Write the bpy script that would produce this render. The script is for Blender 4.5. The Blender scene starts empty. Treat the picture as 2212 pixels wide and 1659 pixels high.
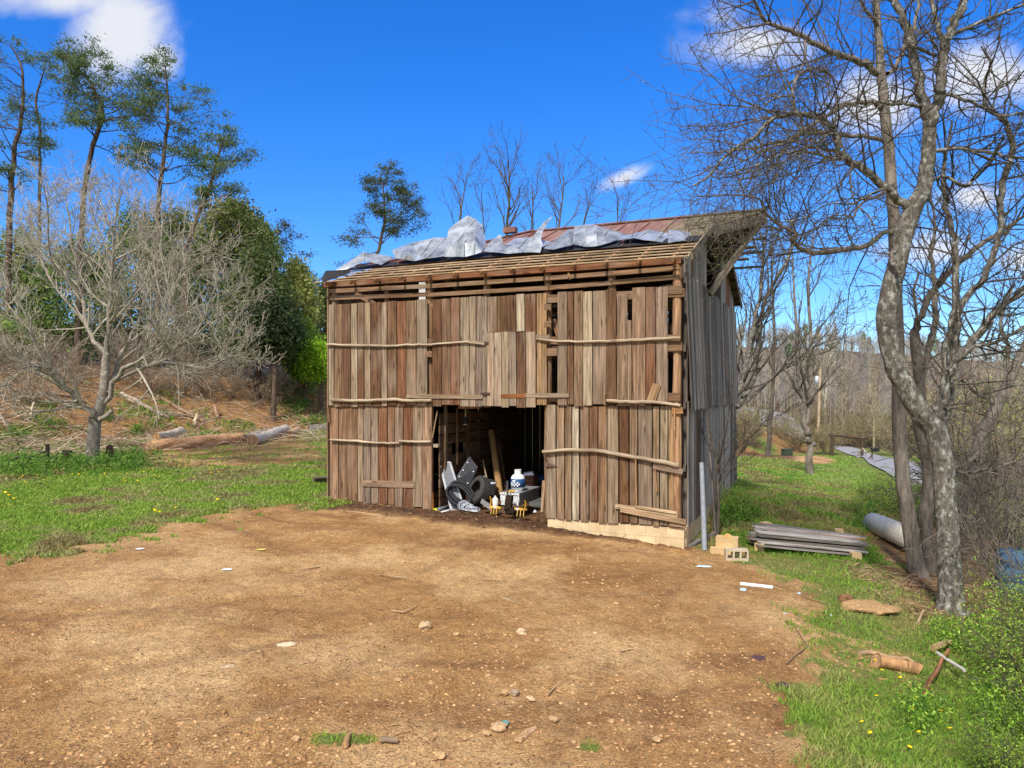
import bpy, math, random
import numpy as np
from mathutils import Vector, noise as mnoise
random.seed(7); RNG = np.random.default_rng(7)
SC = bpy.context.scene
COL = SC.collection
# ------------------------------------------------------------------ camera model
FPX, CX, HY, CZ = 1570.0, 1106.0, 842.0, 2.5
def W(x, y, d):
    return Vector(((x-CX)/FPX*d, d, CZ-(y-HY)/FPX*d))
cam = bpy.data.cameras.new('camera'); camo = bpy.data.objects.new('camera', cam); COL.objects.link(camo)
camo.location = (0, 0, CZ); camo.rotation_euler = (math.pi/2, 0, 0)
cam.sensor_width = 36; cam.lens = 36*FPX/2212; cam.shift_y = (HY-829.5)/2212
cam.clip_start = .1; cam.clip_end = 3000
SC.camera = camo
# ------------------------------------------------------------------ terrain height
CP = np.array([(-4.27,16.83,-.08),(-1.56,15.66,-.13),(.7,14.69,-.30),(3.22,13.6,-.53),(6.3,20.95,-.36),(1,22,-.2),(-1,24,-.05),
 (0,0,-.6),(0,6,-.5),(-6,5,-.35),(6,5,-.95),(6.7,11.2,-.86),(5.9,14.4,-.72),(9,13,-1.3),(10,9,-1.7),(12,20,-1.3),(16,40,-2.04),
 (8.5,32,-1.2),(34,75,-4.2),(22,75,-4),(10,75,-3),(-8,14,0),(-14,12,.2),(-13.8,23.9,.1),(-22,22,.3),(-11,29,.1),(-9.5,38,.1),
 (0,40,.3),(10,55,-2.2),(45,75,-5),(45,40,-3.6),(25,20,-2.8),(-25,10,.4),(0,-10,-.8),(20,0,-3),(-20,0,.2),(25,55,-3.1),
 (-35,40,.5),(-30,90,1),(0,90,-1),(30,95,-5),(60,95,-6.5),(5,18,-.42),(60,40,-5)])
def _tps():
    P = CP[:, :2]; n = len(P)
    r2 = ((P[:, None]-P[None])**2).sum(-1)
    K = .5*r2*np.log(r2+1e-9); K += np.eye(n)*.05
    A = np.zeros((n+3, n+3)); A[:n, :n] = K; A[:n, n] = 1; A[:n, n+1:] = P; A[n, :n] = 1; A[n+1:, :n] = P.T
    return np.linalg.solve(A, np.concatenate([CP[:, 2], np.zeros(3)]))
TW = _tps()
def sstep(t): t = np.clip(t, 0, 1); return t*t*(3-2*t)
def H(x, y):
    x = np.atleast_1d(np.asarray(x, float)); y = np.atleast_1d(np.asarray(y, float))
    xc = np.clip(x, -35, 60); yc = np.clip(y, -10, 95)
    P = CP[:, :2]; n = len(P)
    z = TW[n]+TW[n+1]*xc+TW[n+2]*yc
    for i in range(n):
        r2 = (xc-P[i, 0])**2+(yc-P[i, 1])**2
        z = z+TW[i]*.5*r2*np.log(r2+1e-9)
    t = -.754*(x+24)+.657*(y-24.5)                      # bank at left
    z = z+3.0*sstep(t/7.5)+.10*np.clip(t-6, 0, 70)
    z = z+17*sstep((y-110)/210)*sstep((x+25)/60)        # far hill
    z = z+.5*np.sin(x*.11+1)*np.sin(y*.09)*sstep((np.hypot(x, y)-45)/40)
    return z
def h1(x, y): return float(H(x, y)[0])
def G(px, py):
    """where the ray through a picture point meets the ground"""
    dd = np.concatenate([np.arange(3, 60, .1), np.arange(60, 400, .5)])
    xs = (px-CX)/FPX*dd; zs = CZ-(py-HY)/FPX*dd
    k = np.nonzero(H(xs, dd) >= zs)[0]
    d = dd[k[0]] if len(k) else 300.
    return Vector(((px-CX)/FPX*d, d, h1((px-CX)/FPX*d, d)))
# ------------------------------------------------------------------ barn frame
TH = math.radians(23.3)
U = Vector((math.cos(TH), -math.sin(TH), 0)); N = Vector((math.sin(TH), math.cos(TH), 0))
BO = Vector((-4.27, 16.83, 0)); C0 = BO.dot(N)
BW, BD = 8.16, 8.0
def BP(px, py, m=0.):
    """picture point on the plane m metres behind the front wall, in barn coordinates (s, m, z)"""
    a = (px-CX)/FPX; d = (C0+m)/(N.y+N.x*a)
    p = W(px, py, d); return Vector(((p-BO).dot(U), m, p.z))
def B2W(v): return BO+U*v[0]+N*v[1]+Vector((0, 0, v[2]))
def PW(px, py, m=0.): return B2W(BP(px, py, m))
# ------------------------------------------------------------------ materials
def lin(r, g, b):
    f = lambda c: ((c/255+.055)/1.055)**2.4 if c > 10 else c/255/12.92
    return (f(r), f(g), f(b), 1)
class NT:
    def __init__(s, name):
        s.m = bpy.data.materials.new(name); s.m.use_nodes = True; s.t = s.m.node_tree
        s.b = s.t.nodes['Principled BSDF']
        s.b.inputs['Specular IOR Level'].default_value = .25
    def n(s, typ, **kw):
        nd = s.t.nodes.new(typ)
        for k, v in kw.items():
            if k.startswith('i_'):
                key = k[2:]; key = int(key) if key.isdigit() else key.replace('_', ' ')
                if hasattr(v, 'is_linked') or isinstance(v, bpy.types.NodeSocket): s.t.links.new(v, nd.inputs[key])
                else: nd.inputs[key].default_value = v
            else: setattr(nd, k, v)
        return nd
    def l(s, a, b): s.t.links.new(a, b)
    def noise(s, vec, scale, detail=4, rough=.6, dist=0):
        return s.n('ShaderNodeTexNoise', i_Vector=vec, i_Scale=scale, i_Detail=detail, i_Roughness=rough, i_Distortion=dist).outputs['Fac']
    def ramp(s, fac, a, b, ca=(0, 0, 0, 1), cb=(1, 1, 1, 1)):
        r = s.n('ShaderNodeValToRGB', i_Fac=fac); e = r.color_ramp.elements
        e[0].position = a; e[1].position = b; e[0].color = ca; e[1].color = cb
        return r.outputs['Color']
    def mix(s, fac, a, b, mode='MIX'):
        nd = s.n('ShaderNodeMix', data_type='RGBA', blend_type=mode)
        for i, v in ((0, fac), (6, a), (7, b)):
            if isinstance(v, bpy.types.NodeSocket): s.l(v, nd.inputs[i])
            else: nd.inputs[i].default_value = v
        return nd.outputs[2]
    def attr(s, name): return s.n('ShaderNodeAttribute', attribute_name=name)
    def mapv(s, vec, sc, loc=(0, 0, 0)):
        return s.n('ShaderNodeMapping', i_Vector=vec, i_Scale=sc, i_Location=loc).outputs[0]
    def math(s, op, a, b=0., c=0.):
        nd = s.n('ShaderNodeMath', operation=op)
        for i, v in enumerate((a, b, c)):
            if isinstance(v, bpy.types.NodeSocket): s.l(v, nd.inputs[i])
            else: nd.inputs[i].default_value = v
        return nd.outputs[0]
    def bump(s, h, strength=.3, dist=.02):
        s.l(s.n('ShaderNodeBump', i_Height=h, i_Strength=strength, i_Distance=dist).outputs[0], s.b.inputs['Normal'])
    def out(s, col, rough=.85, metal=0.):
        if isinstance(col, bpy.types.NodeSocket): s.l(col, s.b.inputs['Base Color'])
        else: s.b.inputs['Base Color'].default_value = col
        if isinstance(rough, bpy.types.NodeSocket): s.l(rough, s.b.inputs['Roughness'])
        else: s.b.inputs['Roughness'].default_value = rough
        s.b.inputs['Metallic'].default_value = metal
        return s.m
def m_wood():
    t = NT('weathered_wood'); c = t.attr('Col').outputs['Color']; g = t.attr('g').outputs['Vector']
    fine = t.noise(t.mapv(g, (38, 38, 1.3)), 1, 5, .65, .4)
    mid = t.noise(t.mapv(g, (9, 9, .9)), 1, 3, .6, .8)
    pat = t.noise(t.mapv(g, (2.2, 2.2, .8)), 1, 3, .55)
    k = t.n('ShaderNodeTexVoronoi', i_Vector=t.mapv(g, (7, 7, 1.7)), i_Scale=1.0).outputs['Distance']
    knot = t.ramp(k, .05, .2, (.2, .15, .12, 1), (1, 1, 1, 1))
    col = t.mix(1, c, t.ramp(fine, .3, .7, (.28, .25, .22, 1), (1.4, 1.4, 1.4, 1)), 'MULTIPLY')
    col = t.mix(1, col, t.ramp(mid, .3, .7, (.62, .56, .5, 1), (1.2, 1.2, 1.2, 1)), 'MULTIPLY')
    grey = t.mix(.5, col, t.mix(1, t.ramp(fine, .25, .75, (.5, .5, .5, 1), (1.2, 1.2, 1.2, 1)), lin(156, 138, 118), 'MULTIPLY'))
    col = t.mix(t.ramp(pat, .5, .72), col, grey)
    col = t.mix(.8, col, t.mix(1, col, knot, 'MULTIPLY'))
    t.bump(fine, .5, .006)
    return t.out(col, .9)
def m_attr(name, rough=.8, amp=.35, scale=14, metal=0., bump=0.):
    t = NT(name); c = t.attr('Col').outputs['Color']; p = t.n('ShaderNodeTexCoord').outputs['Object']
    n1 = t.noise(p, scale, 4, .6)
    col = t.mix(1, c, t.ramp(n1, .3, .7, (1-amp,)*3+(1,), (1+amp,)*3+(1,)), 'MULTIPLY')
    if bump: t.bump(n1, bump, .02)
    return t.out(col, rough, metal)
def m_bark(name, dark, light, lichen=None, stretch=.25, scale=9, lic=(.55, .68)):
    t = NT(name); p = t.n('ShaderNodeTexCoord').outputs['Object']
    v = t.mapv(p, (1, 1, stretch))
    n1 = t.noise(v, scale, 6, .7, .6); n2 = t.noise(p, 2.0, 3, .6)
    col = t.mix(t.ramp(n1, .33, .66), dark, light)
    col = t.mix(1, col, t.ramp(n2, .3, .7, (.72, .72, .72, 1), (1.2, 1.2, 1.2, 1)), 'MULTIPLY')
    if lichen:
        n3 = t.noise(t.mapv(p, (1, 1, .7)), 13, 6, .7)
        col = t.mix(t.ramp(n3, *lic), col, lichen)
    t.bump(n1, .9, .03)
    return t.out(col, .95)
def m_leaf(name):
    t = NT(name); c = t.attr('Col').outputs['Color']
    t.b.inputs['Roughness'].default_value = .75
    tr = t.n('ShaderNodeBsdfTranslucent', i_Color=c)
    mx = t.n('ShaderNodeMixShader', i_Fac=.48)
    t.l(c, t.b.inputs['Base Color']); t.l(t.b.outputs[0], mx.inputs[1]); t.l(tr.outputs[0], mx.inputs[2])
    t.l(mx.outputs[0], t.t.nodes['Material Output'].inputs['Surface'])
    return t.m
def m_galv():
    t = NT('galvanised_sheet'); p = t.n('ShaderNodeTexCoord').outputs['Object']; c = t.attr('Col').outputs['Color']
    n1 = t.noise(t.mapv(p, (1, 1, .6)), 3.4, 5, .7); n2 = t.noise(t.mapv(p, (30, 30, 6)), 1, 3, .6)
    col = t.mix(t.ramp(n1, .35, .7), lin(214, 218, 222), lin(92, 102, 110))
    col = t.mix(t.ramp(n2, .55, .8), col, lin(190, 178, 160))
    col = t.mix(1, col, c, 'MULTIPLY'); t.bump(n1, .3, .03)
    return t.out(col, t.ramp(n1, .3, .7, (.34,)*3+(1,), (.5,)*3+(1,)), .62)
def m_rust():
    t = NT('rusty_roof'); p = t.n('ShaderNodeTexCoord').outputs['Object']
    n1 = t.noise(t.mapv(p, (1.2, .35, .35)), 2.2, 5, .65); n2 = t.noise(t.mapv(p, (9, 1.2, 1.2)), 1, 4, .6)
    col = t.mix(t.ramp(n1, .35, .65), lin(116, 78, 70), lin(142, 106, 96))
    col = t.mix(t.ramp(n2, .52, .75), col, lin(150, 128, 108))
    sx = t.n('ShaderNodeSeparateXYZ', i_Vector=p).outputs['X']
    lich = t.math('ADD', t.math('MULTIPLY', t.math('SUBTRACT', sx, 6.2), .35), t.math('SUBTRACT', n1, .5))
    col = t.mix(t.ramp(lich, .2, .6), col, lin(128, 116, 92))
    t.bump(n2, .2, .01)
    return t.out(col, .7, .1)
def m_ground():
    t = NT('ground_soil'); p = t.n('ShaderNodeTexCoord').outputs['Object']
    m = t.n('ShaderNodeSeparateColor', i_Color=t.attr('mask').outputs['Color']).outputs
    n0 = t.noise(p, .33, 5, .65); n1 = t.noise(p, 1.1, 5, .65); n2 = t.noise(p, 7, 5, .7); n3 = t.noise(p, 38, 4, .7)
    # tracks curving round to the door
    rel = t.n('ShaderNodeVectorMath', operation='SUBTRACT', i_0=p, i_1=(-1.5, 19, 0)).outputs[0]
    s = t.n('ShaderNodeSeparateXYZ', i_Vector=rel).outputs
    rad = t.math('SQRT', t.math('ADD', t.math('MULTIPLY', s[0], s[0]), t.math('MULTIPLY', s[1], s[1])))
    ang = t.math('ARCTAN2', s[0], t.math('MULTIPLY', s[1], -1))
    tv = t.n('ShaderNodeCombineXYZ', i_X=t.math('MULTIPLY', rad, 1.7), i_Y=t.math('MULTIPLY', ang, 1.6)).outputs[0]
    nt = t.noise(tv, 1, 4, .65, .5)
    dirt = t.mix(t.ramp(n1, .3, .7), lin(156, 116, 69), lin(188, 146, 93))
    dirt = t.mix(t.ramp(nt, .36, .52, (.75,)*3+(1,), (0, 0, 0, 1)), dirt, lin(138, 99, 62))
    dirt = t.mix(t.ramp(n0, .46, .6, (0, 0, 0, 1), (.9,)*3+(1,)), dirt, lin(208, 172, 122))
    dirt = t.mix(1, dirt, t.ramp(n2, .25, .75, (.68, .64, .6, 1), (1.26, 1.27, 1.28, 1)), 'MULTIPLY')
    dirt = t.mix(1, dirt, t.ramp(n3, .3, .7, (.5, .47, .45, 1), (1.42, 1.44, 1.46, 1)), 'MULTIPLY')
    n4 = t.noise(p, 120, 3, .7); dirt = t.mix(1, dirt, t.ramp(n4, .3, .7, (.6, .57, .55, 1), (1.36, 1.38, 1.4, 1)), 'MULTIPLY')
    v2 = t.n('ShaderNodeTexVoronoi', i_Vector=p, i_Scale=44, i_Randomness=1.0); dirt = t.mix(t.math('MULTIPLY', t.ramp(v2.outputs['Distance'], .12, .22, (.6,)*3+(1,), (0, 0, 0, 1)), t.ramp(n1, .38, .55)), dirt, lin(214, 180, 134))
    vo = t.n('ShaderNodeTexVoronoi', i_Vector=p, i_Scale=17, i_Randomness=1.0)
    peb = t.math('MULTIPLY', t.ramp(vo.outputs['Distance'], .16, .24, (1, 1, 1, 1), (0, 0, 0, 1)), t.ramp(n1, .42, .6))
    dirt = t.mix(t.math('MULTIPLY', peb, .75), dirt, t.mix(.5, lin(196, 166, 128), vo.outputs['Color'], 'MULTIPLY'))
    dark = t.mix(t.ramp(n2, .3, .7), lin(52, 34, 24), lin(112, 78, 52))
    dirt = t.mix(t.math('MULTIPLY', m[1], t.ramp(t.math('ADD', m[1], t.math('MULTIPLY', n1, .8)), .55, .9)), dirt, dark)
    bank = t.mix(t.ramp(n1, .32, .68), lin(122, 92, 60), lin(182, 136, 84))
    bank = t.mix(t.ramp(n2, .45, .7), bank, lin(128, 100, 70))
    bank = t.mix(1, bank, t.ramp(n3, .3, .7, (.7,)*3+(1,), (1.25,)*3+(1,)), 'MULTIPLY')
    dirt = t.mix(m[2], dirt, bank)
    grass = t.mix(t.ramp(n1, .32, .68), lin(92, 122, 42), lin(120, 130, 62))
    grass = t.mix(t.ramp(n2, .45, .75), grass, lin(140, 122, 76))
    grass = t.mix(1, grass, t.ramp(n3, .3, .7, (.55,)*3+(1,), (1.3,)*3+(1,)), 'MULTIPLY')
    e = t.math('ADD', m[0], t.math('MULTIPLY', t.math('SUBTRACT', t.math('ADD', n2, n1), 1.0), 1.1))
    col = t.mix(t.ramp(e, .42, .62), dirt, grass)
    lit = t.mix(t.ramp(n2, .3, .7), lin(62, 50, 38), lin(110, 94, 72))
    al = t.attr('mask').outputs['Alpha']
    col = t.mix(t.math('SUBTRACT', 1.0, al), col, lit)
    hh = t.math('ADD', t.math('MULTIPLY', n2, .6), t.math('ADD', t.math('MULTIPLY', n3, .4), t.math('MULTIPLY', peb, .25)))
    t.bump(hh, 1.0, .09)
    return t.out(col, .95)
def m_plain(name, c, rough=.6, metal=0., amp=.2, scale=8, bump=0.):
    t = NT(name); p = t.n('ShaderNodeTexCoord').outputs['Object']; n1 = t.noise(p, scale, 4, .6)
    col = t.mix(1, c, t.ramp(n1, .3, .7, (1-amp,)*3+(1,), (1+amp,)*3+(1,)), 'MULTIPLY')
    if bump: t.bump(n1, bump, .01)
    return t.out(col, rough, metal)
def m_block():
    t = NT('concrete_block'); p = t.n('ShaderNodeTexCoord').outputs['Object']; c = t.attr('Col').outputs['Color']
    n1 = t.noise(p, 3, 5, .6); n2 = t.noise(p, 40, 3, .6)
    col = t.mix(1, c, t.ramp(n1, .3, .7, (.75, .7, .62, 1), (1.12, 1.1, 1.05, 1)), 'MULTIPLY')
    col = t.mix(1, col, t.ramp(n2, .3, .7, (.85,)*3+(1,), (1.1,)*3+(1,)), 'MULTIPLY'); t.bump(n2, .3, .004)
    return t.out(col, .95)
def m_diamond():
    t = NT('diamond_plate'); p = t.n('ShaderNodeTexCoord').outputs['Object']
    r = t.n('ShaderNodeMapping', i_Vector=p, i_Rotation=(.78, .78, .78), i_Scale=(75, 75, 75)).outputs[0]
    c = t.n('ShaderNodeTexChecker', i_Vector=r, i_Scale=1.0).outputs['Fac']
    col = t.mix(c, lin(168, 172, 176), lin(206, 208, 210)); t.bump(c, .5, .004)
    return t.out(col, .4, .6)
M = {}
M['wood'] = m_wood(); M['galv'] = m_galv(); M['rust'] = m_rust(); M['ground'] = m_ground(); M['block'] = m_block()
M['attr'] = m_attr('mixed_paint', .6, .18); M['rough'] = m_attr('rough_matter', .95, .3, 25, 0, .4); M['metalattr'] = m_attr('worn_metal', .45, .25, 20, .5)
M['leaf'] = m_leaf('leaves'); M['diamond'] = m_diamond()
M['bark_grey'] = m_bark('grey_bark', lin(108, 98, 86), lin(160, 150, 136), lin(186, 184, 170), .8, 10)
M['bark_pale'] = m_bark('pale_twig_bark', lin(138, 128, 112), lin(188, 180, 162))
M['bark_dark'] = m_bark('furrowed_bark', lin(84, 75, 67), lin(148, 137, 125), None, .18, 16)
M['bark_lichen'] = m_bark('lichen_bark', lin(60, 55, 49), lin(126, 118, 107), lin(192, 192, 182), .4, 20, (.5, .72))
M['bark_twig'] = m_bark('twig_bark', lin(112, 96, 80), lin(166, 146, 124))
M['bark_brown'] = m_bark('brown_bark', lin(66, 59, 52), lin(112, 103, 92))
M['bark_pine'] = m_bark('pine_bark', lin(58, 48, 42), lin(112, 94, 80))
M['log'] = m_attr('log_bark', .95, .45, 9, 0, .9)
M['dull_black'] = m_plain('dull_black_surface', lin(44, 44, 46), .75, 0, .3, 20)
# ------------------------------------------------------------------ mesh helpers
def tag(o, label=None, cat=None, group=None, kind=None):
    if label: o['label'] = label
    if cat: o['category'] = cat
    if group: o['group'] = group
    if kind: o['kind'] = kind
    return o
def link(o, parent=None, loc=None):
    COL.objects.link(o)
    if parent: o.parent = parent
    if loc is not None: o.location = loc
    return o
def thing(name, label, cat, loc=(0, 0, 0), rz=0, group=None):
    o = bpy.data.objects.new(name, None); o.empty_display_size = .2
    link(o, None, loc); o.rotation_euler = (0, 0, rz)
    return tag(o, label, cat, group)
def copy_tree(o, parent=None):
    c = o.copy(); COL.objects.link(c)
    if parent: c.parent = parent
    for ch in list(o.children): copy_tree(ch, c)
    return c
def np_mesh(name, V, F, col=None, g=None, smooth=False):
    """V (n,3); F (m,k) of one face size"""
    me = bpy.data.meshes.new(name); V = np.asarray(V, np.float32); F = np.asarray(F, np.int32)
    m, k = F.shape
    me.vertices.add(len(V)); me.vertices.foreach_set('co', V.ravel())
    me.loops.add(m*k); me.loops.foreach_set('vertex_index', F.ravel())
    me.polygons.add(m); me.polygons.foreach_set('loop_start', np.arange(0, m*k, k, dtype=np.int32))
    me.polygons.foreach_set('loop_total', np.full(m, k, np.int32))
    if smooth: me.polygons.foreach_set('use_smooth', np.ones(m, bool))
    if col is not None:
        a = me.color_attributes.new('Col', 'FLOAT_COLOR', 'POINT'); a.data.foreach_set('color', np.asarray(col, np.float32).ravel())
    me.update(calc_edges=True); me.validate()
    return me
def obj(name, me, mat, parent=None, loc=None):
    if mat is not None and not me.materials: me.materials.append(mat)
    return link(bpy.data.objects.new(name, me), parent, loc)
WHITE = (1, 1, 1, 1)
def jit(c, a=.12, hue=.04):
    k = 1+random.uniform(-a, a)
    return (max(0, c[0]*k*(1+random.uniform(-hue, hue))), max(0, c[1]*k), max(0, c[2]*k*(1+random.uniform(-hue, hue))), 1)
class MB:
    def __init__(s): s.v = []; s.f = []; s.c = []; s.g = []; s.sm = []
    def raw(s, vs, fs, col=WHITE, gs=None, smooth=False):
        b = len(s.v); s.v += [tuple(v) for v in vs]; s.c += [col]*len(vs)
        o = random.random()*50
        s.g += gs if gs else [(v[0]+o, v[1]+o, v[2]+o) for v in vs]
        s.f += [tuple(b+i for i in f) for f in fs]; s.sm += [smooth]*len(fs); return s
    def box(s, c, ax, ay, az, col=WHITE):
        c = Vector(c); A = [Vector(a) for a in (ax, ay, az)]; L = [a.length for a in A]
        li = max(range(3), key=lambda i: L[i]); sh = [i for i in range(3) if i != li]; o = (random.random()*40, random.random()*40, random.random()*40)
        vs = []; gs = []
        for i in (-1, 1):
            for j in (-1, 1):
                for k in (-1, 1):
                    e = (i, j, k); vs.append(c+A[0]*i+A[1]*j+A[2]*k)
                    gs.append((e[sh[0]]*L[sh[0]]+o[0], e[sh[1]]*L[sh[1]]+o[1], e[li]*L[li]+o[2]))
        return s.raw(vs, [(0, 1, 3, 2), (4, 6, 7, 5), (0, 4, 5, 1), (2, 3, 7, 6), (0, 2, 6, 4), (1, 5, 7, 3)], col, gs)
    def bx(s, x0, x1, y0, y1, z0, z1, col=WHITE):
        return s.box(((x0+x1)/2, (y0+y1)/2, (z0+z1)/2), ((x1-x0)/2, 0, 0), (0, (y1-y0)/2, 0), (0, 0, (z1-z0)/2), col)
    def beam(s, p, q, w, h, col=WHITE, up=(0, 0, 1), roll=0):
        p = Vector(p); q = Vector(q); d = (q-p); L = d.length; d.normalize(); up = Vector(up)
        if abs(d.dot(up)) > .98: up = Vector((0, 1, 0))
        x = d.cross(up).normalized(); y = x.cross(d).normalized()
        if roll: x, y = x*math.cos(roll)+y*math.sin(roll), y*math.cos(roll)-x*math.sin(roll)
        return s.box((p+q)/2, d*(L/2), x*(w/2), y*(h/2), col)
    def tube(s, pts, rad, sides=8, col=WHITE, cap=True, smooth=True, capcol=None):
        V, F = tube_np(pts, rad, sides); n = len(V)
        L = np.concatenate([[0], np.cumsum(np.linalg.norm(np.diff(np.asarray(pts, float), axis=0), axis=1))])
        o = random.random()*40; gs = []
        for i in range(len(pts)):
            for k in range(sides):
                a = 2*math.pi*k/sides; r = float(rad[i]) if hasattr(rad, '__len__') else rad
                gs.append((o+r*math.cos(a), o+r*math.sin(a), o+float(L[i])))
        s.raw(V.tolist(), F.tolist(), col, gs, smooth)
        if cap:
            for ring in (list(range(sides))[::-1], list(range(n-sides, n))):
                vs = [V[i].tolist() for i in ring]; s.raw(vs, [tuple(range(sides))], capcol or col)
        return s
    def lathe(s, prof, n=20, col=WHITE, c=(0, 0, 0), ax=(0, 0, 1), smooth=True, close=False):
        ax = Vector(ax).normalized(); x = ax.orthogonal().normalized(); y = ax.cross(x); c = Vector(c); vs = []; fs = []
        for r, z in prof:
            for k in range(n):
                a = 2*math.pi*k/n; vs.append(c+ax*z+x*(r*math.cos(a))+y*(r*math.sin(a)))
        m = len(prof)
        for i in range(m if close else m-1):
            j = (i+1) % m
            for k in range(n): fs.append((i*n+k, i*n+(k+1) % n, j*n+(k+1) % n, j*n+k))
        if not close: fs += [tuple(range(n))[::-1], tuple(range((m-1)*n, m*n))]
        return s.raw(vs, fs, col, None, smooth)
    def build(s, name, mat, parent=None, loc=None, off=None):
        v = s.v
        if off is not None: v = [(a-off[0], b-off[1], c-off[2]) for a, b, c in v]
        me = bpy.data.meshes.new(name); me.from_pydata(v, [], s.f)
        a = me.color_attributes.new('Col', 'FLOAT_COLOR', 'POINT'); a.data.foreach_set('color', np.array(s.c, np.float32).ravel())
        a = me.attributes.new('g', 'FLOAT_VECTOR', 'POINT'); a.data.foreach_set('vector', np.array(s.g, np.float32).ravel())
        me.polygons.foreach_set('use_smooth', s.sm); me.update()
        return obj(name, me, mat, parent, loc if loc is not None else off)
def tube_np(pts, rad, k):
    P = np.asarray([tuple(p) for p in pts], float); n = len(P); R = np.broadcast_to(np.asarray(rad, float), (n,))
    T = np.empty_like(P); T[1:-1] = P[2:]-P[:-2]; T[0] = P[1]-P[0]; T[-1] = P[-1]-P[-2]
    T /= np.linalg.norm(T, axis=1, keepdims=True)+1e-9
    D = P[-1]-P[0]; ref = np.array((0, 0, 1.)) if abs(D[2]) < .8*np.linalg.norm(D) else np.array((1., .13, 0))
    A = np.cross(T, ref); A /= np.linalg.norm(A, axis=1, keepdims=True)+1e-9; B = np.cross(T, A)
    an = np.arange(k)*2*np.pi/k
    V = P[:, None]+R[:, None, None]*(A[:, None]*np.cos(an)[None, :, None]+B[:, None]*np.sin(an)[None, :, None])
    i = np.arange(n-1)[:, None]*k; j = np.arange(k)[None]; j2 = (j+1) % k
    F = np.stack([i+j, i+j2, i+k+j2, i+k+j], -1).reshape(-1, 4)
    return V.reshape(-1, 3), F
def rot_about(v, ax, a):
    ax = ax.normalized(); return v*math.cos(a)+ax.cross(v)*math.sin(a)+ax*(ax.dot(v))*(1-math.cos(a))
SKYV=1.0; CLOUDV=0.48; SUNV=2.7; SUNA=6; EXPO=0.95
# ------------------------------------------------------------------ barn
BROWNS = [lin(134, 106, 82), lin(142, 115, 91), lin(116, 88, 66), lin(146, 121, 97), lin(132, 105, 82), lin(126, 99, 77), lin(152, 130, 107), lin(132, 100, 75)]
GREYB = lin(160, 141, 119); WHITEB = lin(176, 160, 139); TAN = lin(164, 130, 92); RED = lin(124, 88, 62); DARKB = lin(108, 80, 58); GREYD = lin(142, 124, 106)
POLE = lin(184, 168, 144); POST = lin(150, 116, 88); RAIL = lin(136, 108, 82)
SIDEG = [lin(164, 159, 154), lin(138, 133, 129), lin(186, 181, 176), lin(112, 105, 100), lin(172, 167, 162), lin(106, 88, 74)]
barn = thing('tobacco_barn', 'old weathered plank tobacco barn with peeled tin roof standing on a block footing', 'barn', BO, -TH)
def sag(s): return .46*max(0., 1-s/3.5)
def zroof(m, s=9.): return 6.66-.39*abs(4-m)-sag(s)*(max(0., min(m, 8-m))/4)**2
def vboard(mb, xa, xb, ya, yb, m0, th, col, jag=True, lean=0.):
    """vertical board between picture columns xa..xb; ya top, yb bottom (picture rows at its middle)"""
    sa = BP(xa, 800, m0).x+GAP; sb = BP(xb, 800, m0).x-GAP
    xm = (xa+xb)/2; zt = BP(xm, ya, m0).z; zb = BP(xm, yb, m0).z
    mm = m0+random.uniform(-.008, .008); tw = random.uniform(-.006, .006)
    mb.box(((sa+sb)/2, mm, (zt+zb)/2), ((sb-sa)/2, tw, 0), (0, th/2, 0), (lean, random.uniform(-.006, .006), (zt-zb)/2), jit(col, .13, .06))
GAP = .0055
def row(mb, segs, ztop, zbot, m0, conv, base):
    for s in segs:
        a, b = s[0], s[1]; c = s[2] if len(s) > 2 else None
        xa, xb = conv(a), conv(b); xm = (xa+xb)/2
        yt = ztop(xm) if not (len(s) > 3 and s[3] is not None) else s[3]
        yb = zbot(xm) if not (len(s) > 4 and s[4] is not None) else s[4]
        vboard(mb, xa, xb, yt+random.uniform(-1, 2), yb+random.uniform(-2.5, 2.5), m0, .024, c or random.choice(base))
up_top = lambda x: 658-.0542*(x-715)
up_bot = lambda x: 877-.003*(x-715)
c1 = lambda z: 663.6+z*.23333
c2 = lambda z: 1142.8+z*.23333
mb = MB()
row(mb, [(198, 250, GREYB), (252, 318), (320, 405), (408, 468, GREYB), (470, 528, DARKB), (530, 588, GREYB), (590, 687, DARKB), (689, 742, GREYB), (745, 832), (835, 915, RED), (917, 1015), (1017, 1112, GREYD),
         (1162, 1245, DARKB), (1247, 1328), (1330, 1415, RED), (1417, 1500, GREYB), (1503, 1563, GREYB), (1565, 1620, GREYD), (1620, 1667, GREYD)], up_top, up_bot, -.03, c1, BROWNS)
row(mb, [(1667, 1758, GREYD, None, 719), (1760, 1848, DARKB, None, 719), (1848, 1935, DARKB, None, 719), (1937, 2015, WHITEB, None, 718), (2015, 2120, DARKB, None, 717)], up_top, up_bot, -.034, c1, BROWNS)
row(mb, [(70, 166, TAN), (263, 352, GREYD), (355, 415, DARKB), (417, 500), (500, 588, WHITEB), (592, 717, GREYD), (715, 808, DARKB), (955, 1080), (1082, 1170, RED), (1172, 1285, GREYD)], up_top, up_bot, -.03, c2, BROWNS)
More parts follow.
